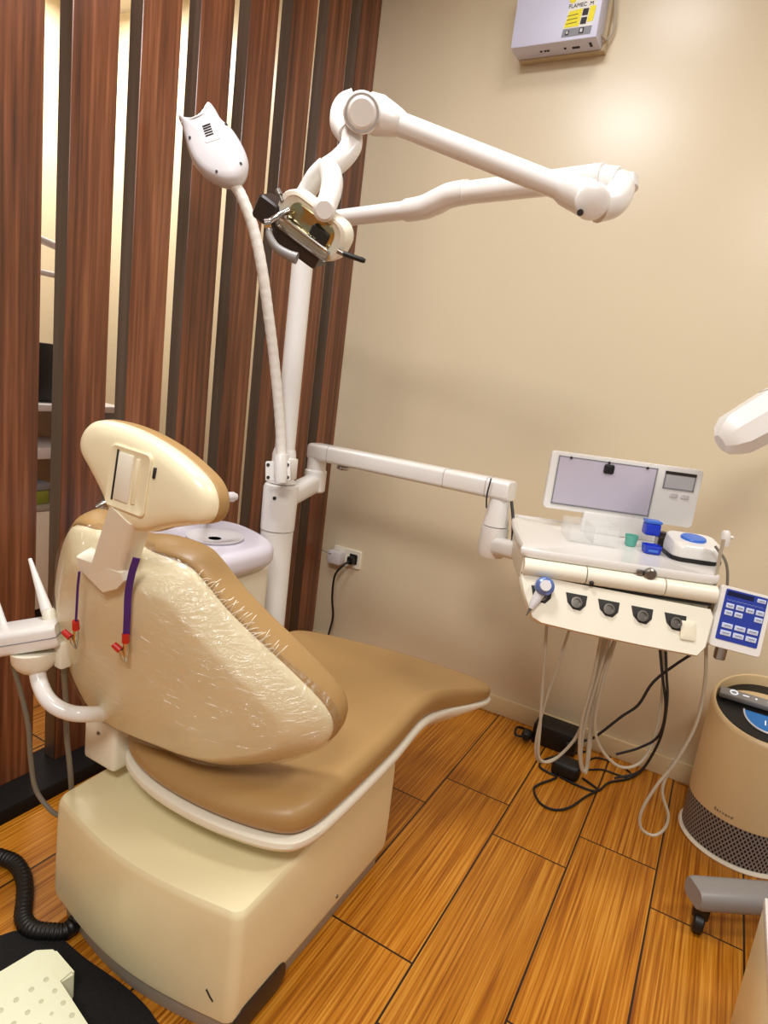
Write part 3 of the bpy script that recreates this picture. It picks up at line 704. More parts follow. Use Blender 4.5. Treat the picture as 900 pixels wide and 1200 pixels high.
obj('box_lid', box((0.344, 0.224, 0.035), (0.384, 0.264, 0.068), 0.004, 2, TM), M_BLUE, bb)
obj('lid_top', box((0.343, 0.223, 0.0685), (0.385, 0.265, 0.076), 0.002, 2, TM), M_BLUE2, bb)
bd = thing('blue_dish', 'flat blue dish lying in front of the small blue topped box', 'dish', tp(0.35, 0.15, -0.005))
obj('dish', slab(rrect(0.334, 0.165, 0.380, 0.212, 0.010), [(0.85, -0.005), (0.9, -0.004), (1.0, 0.016), (0.96, 0.017), (0.86, 0.004), (0.2, 0.003)], tp), M_BLUE, bd)
obj('dish_label', box((0.342, 0.163, 0.001), (0.368, 0.1655, 0.008), 0.001, 1, TM), M_BLUE2, bd)
solo('brown_bottle_cap', rod(tp(0.408, 0.272, -0.005), tp(0.408, 0.272, 0.042), [(0, .017), (0.1, .019), (0.7, .019), (0.75, .016), (1, .015)], 20), M_BROWNBLK, 'dark brown small pot between the blue box and the white scaler box', 'pot')
solo('teal_cup', rod(tp(0.317, 0.245, -0.005), tp(0.317, 0.245, 0.026), [(0, .013), (0.1, .015), (0.9, .018), (1, .0185), (0.97, .0165), (0.2, .012)], 24), M_TEAL, 'small teal cup left of the blue topped box on the tray', 'cup')
ct = thing('clear_organizer', 'clear plastic organizer box standing on the middle of the tray', 'box', tp(0.22, 0.25, -0.005))
obj('organizer_tray', slab(rrect(0.130, 0.175, 0.268, 0.300, 0.012), [(0.2, -0.005), (0.95, -0.005), (1, -0.002), (1, 0.045), (0.98, 0.045), (0.97, 0.0), (0.2, -0.001)], tp), M_CLEAR, ct)
obj('organizer_divider', box((0.196, 0.178, -0.001), (0.199, 0.298, 0.042), 0.0, 1, TM), M_CLEAR, ct)
wt = thing('air_water_syringe', 'white syringe tip hooked on the right end of the tray', 'syringe', at_d(850, 632, 1.72))
c = ht(850, 640, 0.10); c2 = ht(851, 622, 0.10)
obj('syringe_body', rod(c, c2, [(0, .008), (0.4, .011), (0.9, .010), (1, .007)], 16), M_WHITE, wt)
obj('syringe_lever', rod(c*0.4+c2*0.6, ht(859, 630, 0.10), [(0, .005), (1, .004)], 12), M_WHITE, wt)

# ------------------------------------------------------------------ overhead operating lamp
lamp = thing('operating_lamp', 'white overhead operating lamp on folding arms above the chair', 'dental lamp', (PX, PY, 1.66))
obj('lamp_post', rod((PX, PY, 1.663), (PX, PY, 1.80), [(0, 0.033), (0.9, 0.033), (1, 0.026)], 24), M_WHITE, lamp)
q0 = Vector((PX, PY, 1.765)); AD = Vector((0.9627, -0.2708, 0)); 
def al(t, z): return Vector((PX+0.96*t, PY-0.27*t, z))
obj('lower_arm', [rod(al(0, 1.765), al(0.47, 1.76), [(0, .026), (0.1, .024), (1, .024)], 20), ], M_WHITE, lamp)
obj('arm_elbow', tube([al(0.44, 1.76), al(0.50, 1.762), al(0.545, 1.772), al(0.585, 1.782), al(0.64, 1.784)], lambda f: 0.031-0.004*abs(f-0.5), 18, 5), M_WHITE, lamp)
obj('middle_arm', rod(al(0.60, 1.783), al(1.00, 1.775), [(0, .0265), (1, .0265)], 20), M_WHITE, lamp)
# end knuckle: two joined discs
k1 = at_d(722, 214, 1.30); k2 = at_d(696, 236, 1.27)
ax = (-FW*0.75+UP*0.5+RT*0.2).normalized()
obj('arm_knuckle', [rod(al(0.97, 1.776), k1, [(0, .028), (1, .030)], 20), tube([at_d(722, 212, 1.30), at_d(727, 222, 1.29), at_d(718, 236, 1.275), at_d(700, 240, 1.265)], lambda f: 0.026+0.008*f, 20, 5),
    rod(at_d(730, 216, 1.30)-UP*0.02, at_d(730, 216, 1.30)+UP*0.018, [(0, .020), (0.2, .03), (0.8, .03), (1, .018)], 24)], M_WHITE, lamp)
kd = obj('knuckle_cap', rod(at_d(694, 236, 1.28), at_d(694, 236, 1.225), [(0, .036), (0.75, .034), (0.93, .030), (1, .022)], 28), M_WHITE, lamp)
obj('knuckle_screw', rod(at_d(680, 249, 1.25), at_d(680, 249, 1.232), [(0, .007), (1, .006)], 10), M_DARK, kd)
s0, s1 = at_d(690, 233, 1.27), at_d(432, 131, 1.36)
dv = s1-s0
obj('spring_arm', rod(s0, s1, [(0, .036), (0.10, .030), (0.13, .0235), (0.84, .0235), (0.845, .026), (0.87, .030), (0.95, .040), (1, .038)], 24), M_WHITE, lamp)
tj = obj('top_joint', rod(at_d(424, 132, 1.38), at_d(424, 132, 1.30), [(0, .040), (0.7, .040), (0.9, .036), (1, .025)], 28), M_WHITE, lamp)
obj('joint_ring', rod(at_d(424, 132, 1.309), at_d(424, 132, 1.304), [(0, .0365), (1, .0350)], 28), M_SEAM, tj)
obj('drop_bend', tube([at_d(416, 124, 1.40), at_d(405, 128, 1.40), at_d(401, 145, 1.39), at_d(408, 158, 1.37)], lambda f: 0.034-0.010*f, 20, 6), M_WHITE, lamp)
obj('drop_tube', tube([at_d(412, 156, 1.37), at_d(411, 172, 1.36), at_d(398, 188, 1.35), at_d(384, 198, 1.345)], 0.0235, 18, 6), M_WHITE, lamp)
# yoke fork
fk = [tube([at_d(384, 196, 1.345), at_d(389, 210, 1.33), at_d(387, 228, 1.315), at_d(380, 247, 1.30)], lambda f: 0.024-0.002*f, 14, 6), tube([at_d(382, 196, 1.345), at_d(370, 208, 1.36), at_d(360, 224, 1.375), at_d(350, 240, 1.38)], lambda f: 0.022-0.002*f, 14, 6)]
fko = obj('yoke', fk, M_WHITE, lamp)
obj('yoke_cap', rod(at_d(380, 246, 1.31), at_d(380, 246, 1.272), [(0, .023), (0.85, .023), (1, .017)], 22), M_WHITE, fko)
# head in its own frame
HL = at_d(364, 266, 1.33)
hx_ = (RT*0.80 - UP*0.60).normalized()
hn_ = (-FW*0.80 - UP*0.45 - RT*0.35); hn_ = (hn_-hx_*hn_.dot(hx_)).normalized(); hy_ = hn_.cross(hx_)
def lp(a, b, w): return HL + (hx_*a + hy_*b + hn_*w)*1.14
lo2 = rrect(-0.072, -0.034, 0.076, 0.042, 0.030)
head = obj('lamp_head', slab(lo2, [(0.4, -0.036), (0.9, -0.036), (0.98, -0.03), (1.0, -0.02), (1.0, 0.004), (0.97, 0.010), (0.86, 0.012), (0.80, 0.009), (0.3, 0.007)], lp), M_CREAMP, lamp)
obj('reflector', slab(rrect(-0.046, -0.018, 0.052, 0.028, 0.018), [(1, 0.006), (1, 0.0105), (0.9, 0.0125), (0.4, 0.0105), (0.05, 0.009)], lp), M_REFL, head)
obj('bulb_shield', slab(rrect(0.008, -0.006, 0.045, 0.014, 0.004), [(1, 0.010), (1, 0.017), (0.9, 0.019), (0.2, 0.019)], lp), M_DARK, head)
rg = [lp(p[0], p[1], 0.020) for p in rrect(-0.056, -0.028, 0.062, -0.010, 0.0088)]; 
obj('guard_rail', tube(rg+[rg[0]], 0.004, 8), M_CHROME, head)
obj('heat_shield', slab(rrect(-0.075, -0.058, 0.045, -0.032, 0.006), [(0.9, -0.034), (1, -0.03), (1, 0.012), (0.9, 0.016), (0.2, 0.016)], lp), M_BROWNBLK, head)
obj('socket_block', slab(rrect(-0.108, -0.045, -0.062, 0.000, 0.008), [(0.9, -0.03), (1, -0.024), (1, 0.014), (0.85, 0.018), (0.2, 0.018)], lp), M_BROWNBLK, head)
obj('end_bracket', [tube([at_d(338, 247, 1.31), at_d(326, 253, 1.30), at_d(314, 262, 1.30), at_d(316, 270, 1.30)], 0.0065, 10, 5), rod(at_d(311, 263, 1.30), at_d(318, 262, 1.30), [(0, .012), (1, .012)], 14)], M_CHROME, lamp)
obj('thumb_screw', rod(at_d(331, 236, 1.31), at_d(325, 223, 1.31), [(0, .004), (0.5, .004), (0.52, .007), (1, .007)], 12), M_STEEL, lamp)
obj('grip_handle', tube([at_d(315, 266, 1.30), at_d(316, 277, 1.30), at_d(324, 290, 1.30), at_d(338, 299, 1.30), at_d(348, 303, 1.30)], lambda f: 0.006+0.006*f, 12, 6), M_GREYMETAL, lamp)
hb_ = obj('handle_stub', rod(at_d(396, 294, 1.31), at_d(403, 298, 1.31), [(0, .006), (1, .005)], 10), M_STEEL, lamp)
obj('black_handle', rod(at_d(402, 297, 1.31), at_d(428, 306, 1.31), [(0, .0055), (0.9, .0055), (1, .004)], 12), M_BLACK, lamp)

# ------------------------------------------------------------------ whitening lamp on its gooseneck
wl = thing('whitening_lamp', 'white fish shaped whitening lamp head on a film wrapped gooseneck', 'lamp', (PX+0.03, PY-0.03, 1.0))
WC = at_d(252, 172, 1.76)
def wp(x, y, w): return WC + RT*((x-252)/FPX*1.76) - UP*((y-172)/FPX*1.76) - FW*w
wo_px = [(208.5, 135.5), (216, 138), (226, 138), (236, 132), (243, 121), (246, 119.5), (252, 127), (259, 139), (272, 151), (284, 170), (290, 188), (288, 203), (280, 214), (268, 217), (255, 214), (240, 206), (228, 193), (221, 178), (216, 160), (213, 148)]
wo = [(p.x, p.y) for p in cr([(a, b, 0) for a, b in wo_px], 4, True)]
wh = obj('lamp_head', slab(wo, [(0.3, -0.05), (0.8, -0.048), (0.94, -0.036), (1.0, -0.015), (1.0, -0.008), (0.985, 0.0), (0.94, 0.012), (0.85, 0.020), (0.7, 0.024), (0.3, 0.026)], wp, (252, 175)), M_WHITE2, wl, angle=65)
obj('head_rib', tube([wp(214, 146.5, 0.012), wp(226, 145, 0.022), wp(240, 139, 0.022), wp(251, 131, 0.012)], 0.0022, 8, 4), M_WHITE, wh)
for j in range(5):
    y = 153.5+j*2.8; x = 240.5+j*0.9
    obj('vent', tube([wp(x, y+1.5, 0.0265), wp(x+9, y-1.7, 0.0265)], 0.0018, 6), M_DARK, wh)
obj('rating_plate', slab([(243, 172), (259, 166.5), (261, 168.5), (245, 174)], [(1, 0.024), (1, 0.0272), (0.2, 0.0272)], wp), M_WHITE, wh)
for x, y, w in ((225.5, 167, 0.0225), (266.8, 150.4, 0.018), (284, 196, 0.018), (256.3, 206, 0.0215)):
    obj('screw', rod(wp(x, y, w-0.006), wp(x, y, w+0.003), [(0, .004), (1, .0035)], 10), M_DARK, wh)
gn = [at_d(272, 213, 1.78), at_d(283, 230, 1.79), at_d(297, 268, 1.82), at_d(307, 315, 1.86), at_d(315, 372, 1.92), at_d(321, 420, 1.97), at_d(326, 470, 2.0), at_d(329, 510, 2.02), at_d(330, 548, 2.03)]
obj('gooseneck', tube(gn, lambda f: 0.0165+0.0004*math.sin(f*190), 14, 14), mat('film_wrapped_white', '#e6e0d6', rough=0.25, bump=0.5, bscale=60), wl)
G = at_d(330, 550, 2.03)
obj('clamp', [rod((PX, PY, 0.931), (PX, PY, 1.045), [(0, .048), (0.1, .040), (0.85, .040), (1, .036)], 24), box((G.x-0.008, G.y-0.0, G.z-0.035), (G.x+0.02, G.y+0.06, G.z+0.035), 0.005, 2), rod(G+Vector((0, 0, -0.03)), G+Vector((0, 0, 0.05)), [(0, .022), (0.6, .022), (1, .018)], 16)], M_WHITE, wl)
bpl = frame(G+Vector((-0.0, -0.018, -0.005)), RT, UP, -FW)
pl_ = obj('clamp_plate', slab(rrect(-0.040, -0.032, 0.040, 0.032, 0.006), [(1, -0.008), (1, 0.0), (0.95, 0.002), (0.2, 0.002)], lambda u, v, w: bpl @ Vector((u, v, w))), M_WHITE, wl)
for a, b in ((-0.031, 0.02), (-0.031, -0.02), (0.031, 0.02), (0.031, -0.02)):
    c = bpl @ Vector((a, b, 0.001)); obj('bolt', rod(c, bpl @ Vector((a, b, 0.005)), [(0, .006), (1, .005)], 10), M_DARK, pl_)
obj('neck_socket', rod(G+UP*(-0.045)-FW*0.02, G+UP*0.045-FW*0.02, [(0, .019), (0.2, .022), (0.8, .022), (1, .019)], 18), M_WHITE, wl)

# ------------------------------------------------------------------ assistant holder on the left
ah = thing('assistant_holder', 'white assistant instrument holder on a curved arm left of the chair back', 'instrument holder', (-1.14, 0.88, 0.47))
HA, HB = at_d(-14, 752, 1.34), at_d(73, 738, 1.36)
d = (HB-HA).normalized()
obj('holder_head', bar(HA, HB, 0.085, 0.052, 0.012, '', M_WHITE), M_WHITE, ah)
obj('head_seam', bar(HA-d*0.001, HB+d*0.001, 0.087, 0.0025, 0.001, '', M_WHITE), M_GREYLAB, ah)
hm = at_d(40, 762, 1.35)
obj('holder_socket', rod(hm, hm+Vector((0.004, 0, -0.045)), [(0, .046), (0.5, .044), (0.8, .036), (1, .026)], 22), M_CREAMP, ah)
obj('support_arm', tube([at_d(42, 778, 1.35), at_d(47, 802, 1.34), at_d(58, 822, 1.32), at_d(78, 834, 1.32), at_d(104, 837, 1.33), (-1.10, 0.935, 0.48)], 0.0165, 14, 7), M_WHITE, ah)
obj('hose_clip', box(tuple(at_d(74, 766, 1.36)-Vector((.014, .014, .03))), tuple(at_d(74, 766, 1.36)+Vector((.014, .014, .03))), 0.005), M_CREAMP, ah)
def dtube(pts, r, m, name, parent, smooth=6):
    return obj(name, tube([at_d(*p) for p in pts], r, 10, smooth), m, parent)
dtube([(14, 775, 1.38), (24, 810, 1.40), (33, 850, 1.42), (36, 890, 1.44), (42, 925, 1.45), (58, 948, 1.45), (72, 958, 1.46)], 0.0055, M_HOSED, 'hose', ah)
dtube([(74, 778, 1.37), (77, 820, 1.42), (78, 860, 1.45), (82, 900, 1.47), (84, 928, 1.49)], 0.006, M_HOSED, 'hose', ah)
st = thing('suction_tip', 'white tapered suction tip standing upright in the assistant holder', 'suction tip', at_d(60, 724, 1.37))
obj('tip', rod(at_d(55, 716, 1.365), at_d(35, 655, 1.40), [(0, .012), (0.25, .010), (0.9, .0048), (1, .004)], 14), M_WHITE, st)
obj('tip_collar', rod(at_d(60, 728, 1.365), at_d(56, 714, 1.365), [(0, .014), (0.8, .014), (1, .011)], 14), M_CREAMP, st)
st2 = thing('saliva_ejector', 'white ejector handle at the left edge of the photo in the assistant holder', 'suction handle', at_d(5, 740, 1.37))
obj('handle', rod(at_d(7, 742, 1.36), at_d(-6, 700, 1.38), [(0, .011), (0.2, .011), (0.22, .008), (1, .006)], 14), M_WHITE, st2)
obj('handle_ring', rod(at_d(6, 738, 1.36), at_d(5, 734, 1.36), [(0, .012), (1, .012)], 14), M_CHROME, st2)

# ------------------------------------------------------------------ bib holder
bib = thing('bib_holder', 'purple bib strap with red alligator clips draped over the chair back', 'bib holder', bp(UN, 0.25, -0.09))
def bsurf(px, py, off=0.016):       # point just off the shell's back along the view ray
    r = ray(px, py); t = 0.6
    for _ in range(400):
        p = EYE+r*t; q = p-BC; u, v = q.dot(BR), q.dot(BU); w = q.dot(BN)
        if w > bend(u, v)-BK*0.8-off: break
        t += 0.003
    return EYE+r*t
def strap(pts, wd, off):
    P = cr([bsurf(x, y, off) for x, y in pts], 6); rings = []
    for i, p in enumerate(P):
        t = (P[min(i+1, len(P)-1)]-P[max(i-1, 0)]).normalized(); s = t.cross(ray(120, 700)).normalized(); n = s.cross(t)
        rings.append([p+s*wd+n*.001, p-s*wd+n*.001, p-s*wd-n*.001, p+s*wd-n*.001])
    return loft(rings)
obj('strap', strap([(160, 654), (154, 674), (150, 698), (149, 722), (148, 744)], 0.0062, 0.020), M_PURPLE, bib)
obj('strap', strap([(93, 670), (91, 690), (90, 710), (89, 728)], 0.0022, 0.03), M_PURPLE, bib)
def clip(x, y, off):
    a = bsurf(x, y, off); b = bsurf(x+0.5, y+9, off)
    obj('clip_sleeve', rod(a, b, [(0, .0065), (1, .0072)], 12), M_RED, bib)
    j = bsurf(x-1, y+22, off)
    obj('clip_sleeve', rod(bsurf(x-14, y+12, off+.008), bsurf(x-6, y+19, off+.006), [(0, .006), (1, .0068)], 12), M_RED, bib)
    obj('clip_jaw', [rod(b, bsurf(x+1, y+32, off), [(0, .0045), (0.4, .006), (1, .002)], 10), rod(bsurf(x-6, y+18, off+.006), bsurf(x, y+32, off), [(0, .004), (0.4, .005), (1, .002)], 10)], M_CHROME, bib)
clip(147, 743, 0.022); clip(88.5, 728, 0.03)

# ------------------------------------------------------------------ wall things
ob = thing('wall_outlet', 'white double wall outlet low on the cream wall', 'wall outlet', (-1.465, YW-0.004, 0.44))
obj('plate', slab(rrect(-1.545, 0.445, -1.395, 0.53, 0.006), [(1, 0), (1, 0.007), (0.97, 0.010), (0.2, 0.010)], lambda u, v, w: Vector((u, YW-w, v))), M_CREAMP, ob)
obj('socket', slab(rrect(-1.452, 0.465, -1.410, 0.512, 0.004), [(1, 0.009), (1, 0.012), (0.9, 0.012), (0.2, 0.0115)], lambda u, v, w: Vector((u, YW-w, v))), M_DARK, ob)
ap = thing('plug_adapter', 'white square plug adapter in the left socket of the wall outlet', 'plug', (-1.505, YW-0.03, 0.45))
obj('adapter_body', box((-1.545, YW-0.062, 0.455), (-1.475, YW-0.011, 0.515), 0.006, 2), M_WHITE2, ap)
obj('adapter_pin', [tube([(-1.52, YW-0.063, 0.505), (-1.545, YW-0.075, 0.508), (-1.58, YW-0.07, 0.512)], 0.002, 6)], M_STEEL, ap)
pc = thing('corded_plug', 'black plug and cord hanging from the right socket of the wall outlet', 'power cord', (-1.43, YW-0.02, 0.0))
obj('plug', box((-1.447, YW-0.045, 0.468), (-1.415, YW-0.012, 0.505), 0.006, 2), M_BLACK, pc)
obj('cord', tube([(-1.431, YW-0.045, 0.485), (-1.445, YW-0.075, 0.465), (-1.475, YW-0.085, 0.41), (-1.485, YW-0.07, 0.30), (-1.475, YW-0.06, 0.2), (-1.495, YW-0.055, 0.08), (-1.50, YW-0.05, 0.006), (-1.46, YW-0.06, 0.005), (-1.40, YW-0.08, 0.005), (-1.45, YW-0.11, 0.005), (-1.52, YW-0.10, 0.005), (-1.47, YW-0.05, 0.007), (-1.38, YW-0.05, 0.006), (-1.30, YW-0.06, 0.006)], 0.0052, 8, 7), M_CABLE, pc)

eb = thing('emergency_light_box', 'white wall box with a yellow label high on the cream wall', 'wall box', (-0.87, YW-0.10, 2.52))
BX0, BX1 = -1.0, -0.708
Bz0, Bz1 = 2.522, 2.85
# front face is 0.10 in front of the wall
YF = YW-0.115
z0 = at_y(598, 57, YF).z; xa = at_y(598, 57, YF).x; xb = at_y(699, 41, YF).x
ht_ = 0.23
obj('box_body', box((xa, YF, z0), (xb, YW-0.03, z0+ht_), 0.004, 2), M_BOXW, eb)
obj('back_plate', box((xa+0.006, YW-0.03, z0-0.004), (xb+0.012, YW-0.001, z0+ht_), 0.002, 1), mat('beige_box_rear', '#c8b48f', rough=0.5), eb)
def ef(u, v, w): return Vector((u, YF-w, v))
lab = obj('label_sheet', slab([(xb-0.121, z0+0.012), (xb-0.022, z0+0.012), (xb-0.014, z0+0.165), (xb-0.10, z0+0.165)], [(1, -0.001), (1, 0.001), (0.2, 0.001)], ef), mat('white_sticker', '#e8e6dd', rough=0.5), eb)
for _b in [slab([(xb-0.116, z0+0.040), (xb-0.066, z0+0.040), (xb-0.060, z0+0.092), (xb-0.104, z0+0.088)], [(1, 0.001), (1, 0.0018), (0.2, 0.0018)], ef),
    slab([(xb-0.040, z0+0.048), (xb-0.020, z0+0.050), (xb-0.016, z0+0.095), (xb-0.036, z0+0.095)], [(1, 0.001), (1, 0.0018), (0.2, 0.0018)], ef),
    slab([(xb-0.098+0.015*math.cos(i*PI/10), z0+0.134+0.022*math.sin(i*PI/10)) for i in range(20)], [(1, 0.001), (1, 0.0018), (0.2, 0.0018)], ef),
    slab([(xb-0.030+0.015*math.cos(i*PI/10), z0+0.146+0.016*math.sin(i*PI/10)) for i in range(20)], [(1, 0.001), (1, 0.0018), (0.2, 0.0018)], ef)]:
    obj('yellow_panel', _b, M_YELLOW, lab)
obj('grey_strip', slab([(xb-0.120, z0+0.012), (xb-0.022, z0+0.012), (xb-0.020, z0+0.036), (xb-0.117, z0+0.036)], [(1, 0.001), (1, 0.0018), (0.2, 0.0018)], ef), M_GREYLAB, lab)
for _b in [slab([(xb-0.062, z0+0.044), (xb-0.043, z0+0.044), (xb-0.041, z0+0.064), (xb-0.060, z0+0.064)], [(1, 0.001), (1, 0.0022), (0.2, 0.0022)], ef),
    slab([(xb-0.060, z0+0.070), (xb-0.041, z0+0.070), (xb-0.039, z0+0.090), (xb-0.058, z0+0.090)], [(1, 0.001), (1, 0.0022), (0.2, 0.0022)], ef),
    slab([(xb-0.108, z0+0.016), (xb-0.096, z0+0.016), (xb-0.095, z0+0.030), (xb-0.107, z0+0.030)], [(1, 0.001), (1, 0.0022), (0.2, 0.0022)], ef),
    slab([(xb-0.062, z0+0.016), (xb-0.046, z0+0.016), (xb-0.045, z0+0.033), (xb-0.061, z0+0.033)], [(1, 0.001), (1, 0.0022), (0.2, 0.0022)], ef),
    slab([(xb-0.076, z0+0.152), (xb-0.046, z0+0.152), (xb-0.045, z0+0.160), (xb-0.075, z0+0.160)], [(1, 0.001), (1, 0.0022), (0.2, 0.0022)], ef)]:
    obj('dark_pictogram', _b, M_INK, lab)
for _b in [slab([(xb-0.105, z0+0.020), (xb-0.099, z0+0.020), (xb-0.099, z0+0.028), (xb-0.105, z0+0.028)], [(1, 0.001), (1, 0.003), (0.2, 0.003)], ef), slab([(xb-0.058, z0+0.020), (xb-0.050, z0+0.020), (xb-0.050, z0+0.030), (xb-0.058, z0+0.030)], [(1, 0.001), (1, 0.003), (0.2, 0.003)], ef)]:
    obj('white_pictogram', _b, M_WHITE2, lab)
obj('label_text', [text_bm('FLAMEC  M', 0.017, frame((xb-0.068, YF-0.0018, z0+0.103), (1, 0, 0), (0, 0, 1), (0, -1, 0)))]
    + [tube([(xb-0.110, YF-0.002, z0+0.050+0.012*j), (xb-0.074, YF-0.002, z0+0.053+0.012*j)], 0.001, 5) for j in range(3)], M_INK, lab)
for a in (0.10, 0.115, 0.125, 0.185): obj('knockout', rod((xa+a, YW-0.07, z0+0.001), (xa+a, YW-0.07, z0-0.002), [(0, .005), (1, .0045)], 10), M_DARK, eb)
obj('box_socket', [box((xa+0.21, YW-0.072, z0-0.002), (xa+0.235, YW-0.062, z0+0.002)), box((xb-0.03, YW-0.085, z0-0.002), (xb-0.022, YW-0.06, z0+0.002))], M_DARK, eb)
obj('box_cable', tube([(xb+0.004, YW-0.05, z0+0.22), (xb+0.02, YW-0.03, z0+0.14), (xb+0.028, YW-0.02, z0+0.07), (xb+0.014, YW-0.03, z0+0.03), (xb, YW-0.06, z0+0.03)], 0.004, 8, 6), M_HOSE, eb)
obj('indicator_strip', box((xa+0.03, YF-0.003, z0+0.20), (xa+0.12, YF+0.001, z0+0.222), 0.001, 1), M_DARK, eb)

# ------------------------------------------------------------------ air purifier
PC = Vector((0.262, 2.215, 0.0)); PR = 0.165
pu = thing('air_purifier', 'champagne cylindrical air purifier with black lattice grille by the wall', 'air purifier', PC)
obj('base_ring', lathe(PC, [(PR-0.02, 0.0), (PR+0.004, 0.0), (PR+0.008, 0.006), (PR+0.004, 0.014), (PR-0.01, 0.014)], 56), M_CREAMP, pu)
PH = 0.468
def slant(bm):
    for v in bm.verts:
        if v.co.z > 0.3: v.co.z += 0.30*(v.co.y-PC.y)
    return bm
gril = obj('lattice_grille', lathe(PC, [(PR-0.006, 0.012), (PR-0.001, 0.016), (PR-0.001, 0.137), (PR-0.006, 0.139)], 56), M_LATT, pu)
obj('purifier_body', slant(lathe(PC, [(PR-0.02, 0.133), (PR-0.004, 0.133), (PR, 0.137), (PR, PH-0.012), (PR-0.002, PH-0.004), (PR-0.007, PH), (PR-0.012, PH-0.001), (PR-0.013, PH-0.006), (PR-0.015, PH-0.06), (0.02, PH-0.065)], 64)), M_PURIF, pu)
obj('control_disc', slant(slab([((PR-0.016)*math.cos(2*PI*i/56), (PR-0.016)*math.sin(2*PI*i/56)) for i in range(56)], [(1, PH-0.05), (1, PH-0.030), (0.98, PH-0.028), (0.2, PH-0.028)], lambda u, v, w: PC+Vector((u, v, w)))), M_BLACK, pu)
hr = [(0.112*math.cos(PI*i/24), 0.052+0.050*math.sin(PI*i/24)) for i in range(25)]
obj('handle_recess', slant(slab(hr, [(1, PH-0.029), (1, PH-0.026), (0.97, PH-0.0255), (0.2, PH-0.0255)], lambda u, v, w: PC+Vector((u, v, w)), (0, 0.07))), M_PURIF, pu)
sn = 1/math.sqrt(1.09); dirb = Vector((1.0, 0.0, 0)); nb = Vector((0, sn, 0.30*sn)); nz = Vector((0, -0.30*sn, sn))
bm_ = frame(PC+Vector((0, 0.030, PH-0.010+0.009)), dirb, nb, nz)
bro = obj('control_bar', box((-0.143, -0.019, -0.012), (0.143, 0.019, 0.008), 0.005, 2, bm_), M_GREYMETAL, pu)
rg = [bm_ @ Vector((-0.103+0.010*math.cos(i*PI/10), 0.010*math.sin(i*PI/10), 0.009)) for i in range(21)]
obj('power_symbol', tube(rg, 0.0026, 6), M_LITTEXT, bro)
obj('bar_icon', box((-0.078, -0.002, 0.007), (-0.060, 0.002, 0.0095), 0, 1, bm_), M_LITTEXT, bro)
for x in (-0.040, -0.005, 0.040): obj('bar_icon', rod(bm_ @ Vector((x, 0, 0.007)), bm_ @ Vector((x, 0, 0.0095)), [(0, .004), (1, .003)], 10), M_LITTEXT, bro)
DC = PC+Vector((0.0, -0.002, PH-0.0275))
dd_ = [(0.068*math.cos(PI+PI*i/24), 0.075*math.sin(PI+PI*i/24)) for i in range(25)]
do = obj('display', slant(slab(dd_, [(1, 0.0), (1, 0.002), (0.97, 0.003), (0.2, 0.003)], lambda u, v, w: DC+Vector((u, v, w)), (0, -0.03))), M_DISPLAY, pu)
obj('display_ring', slant(tube([DC+Vector((u, v, 0.003)) for u, v in dd_], 0.0026, 6)), M_WHITE2, do)
obj('display_digits', slant(text_bm('18', 0.030, frame(DC+Vector((0.0, -0.036, 0.0035)), (1, 0, 0), (0, 1, 0), (0, 0, 1)))), M_LITTEXT, do)
# small raised lettering above the grille
tx = []
for i, ch in enumerate('Sarvand'):
    a = math.radians(-122+i*2.9)
    tx.append(text_bm(ch, 0.014, frame(PC+Vector(((PR+0.0004)*math.cos(a), (PR+0.0004)*math.sin(a), 0.158)), (-math.sin(a), math.cos(a), 0), (0, 0, 1), (math.cos(a), math.sin(a), 0))))
obj('lettering', tx, M_INK, pu)

# ------------------------------------------------------------------ mobile stand at the right edge
ms = thing('mobile_lamp_stand', 'grey wheeled stand at the right edge carrying a white angular arm head', 'mobile stand', (0.37, 1.86, 0))
L0 = at_z(812, 1046, 0.115); L1 = Vector((0.40, 1.86, 0.115))
obj('leg', bar(L0, L1, 0.085, 0.058, 0.022, '', M_GREYMETAL), M_GREYMETAL, ms)
hubm = lathe((0.40, 1.86, 0.07), [(0.05, 0), (0.062, 0.01), (0.062, 0.08), (0.05, 0.098), (0.03, 0.10)], 28)
obj('hub', hubm, M_GREYMETAL, ms)
for ang in (0.4, -0.9):
    dq = Vector((math.cos(ang), math.sin(ang), 0))
    obj('leg', bar(L1, L1+dq*0.27, 0.075, 0.055, 0.02, '', M_GREYMETAL), M_GREYMETAL, ms)
def caster(p):
    o = obj('caster', [rod((p.x-0.013, p.y, 0.030), (p.x+0.013, p.y, 0.030), [(0, .026), (0.15, .030), (0.85, .030), (1, .026)], 20), box((p.x-0.02, p.y-0.014, 0.045), (p.x+0.02, p.y+0.014, 0.088), 0.005)], M_BLACK, ms)
    return o
d = (L1-L0).normalized()
for p in (L0+d*0.035, L1+Vector((math.cos(.4), math.sin(.4), 0))*0.24, L1+Vector((math.cos(-.9), math.sin(-.9), 0))*0.24): caster(p)
obj('column', rod((0.40, 1.86, 0.16), (0.40, 1.86, 1.62), [(0, .03), (1, .024)], 20), M_GREYMETAL, ms)
g0, g1 = at_d(850, 516, 1.62), at_d(925, 474, 1.62)
dg = (g1-g0).normalized(); vg = (UP-dg*UP.dot(dg)).normalized(); ng = dg.cross(vg)
def gring(t, w, h): 
    c = g0+(g1-g0)*t
    return [c+vg*y+ng*x for x, y in [(w*.5, h), (w, h*.35), (w, -h*.45), (w*.45, -h), (-w*.45, -h), (-w, -h*.45), (-w, h*.35), (-w*.5, h)]]
hd = obj('arm_head', loft([gring(-0.08, .018, .022), gring(0.0, .036, .040), gring(0.15, .050, .055), gring(0.8, .055, .062), gring(1.2, .055, .062)]), M_WHITE, ms, angle=25)
obj('head_seam', loft([gring(0.80, .0556, .0627), gring(0.815, .0556, .0627)]), M_GREYLAB, ms)
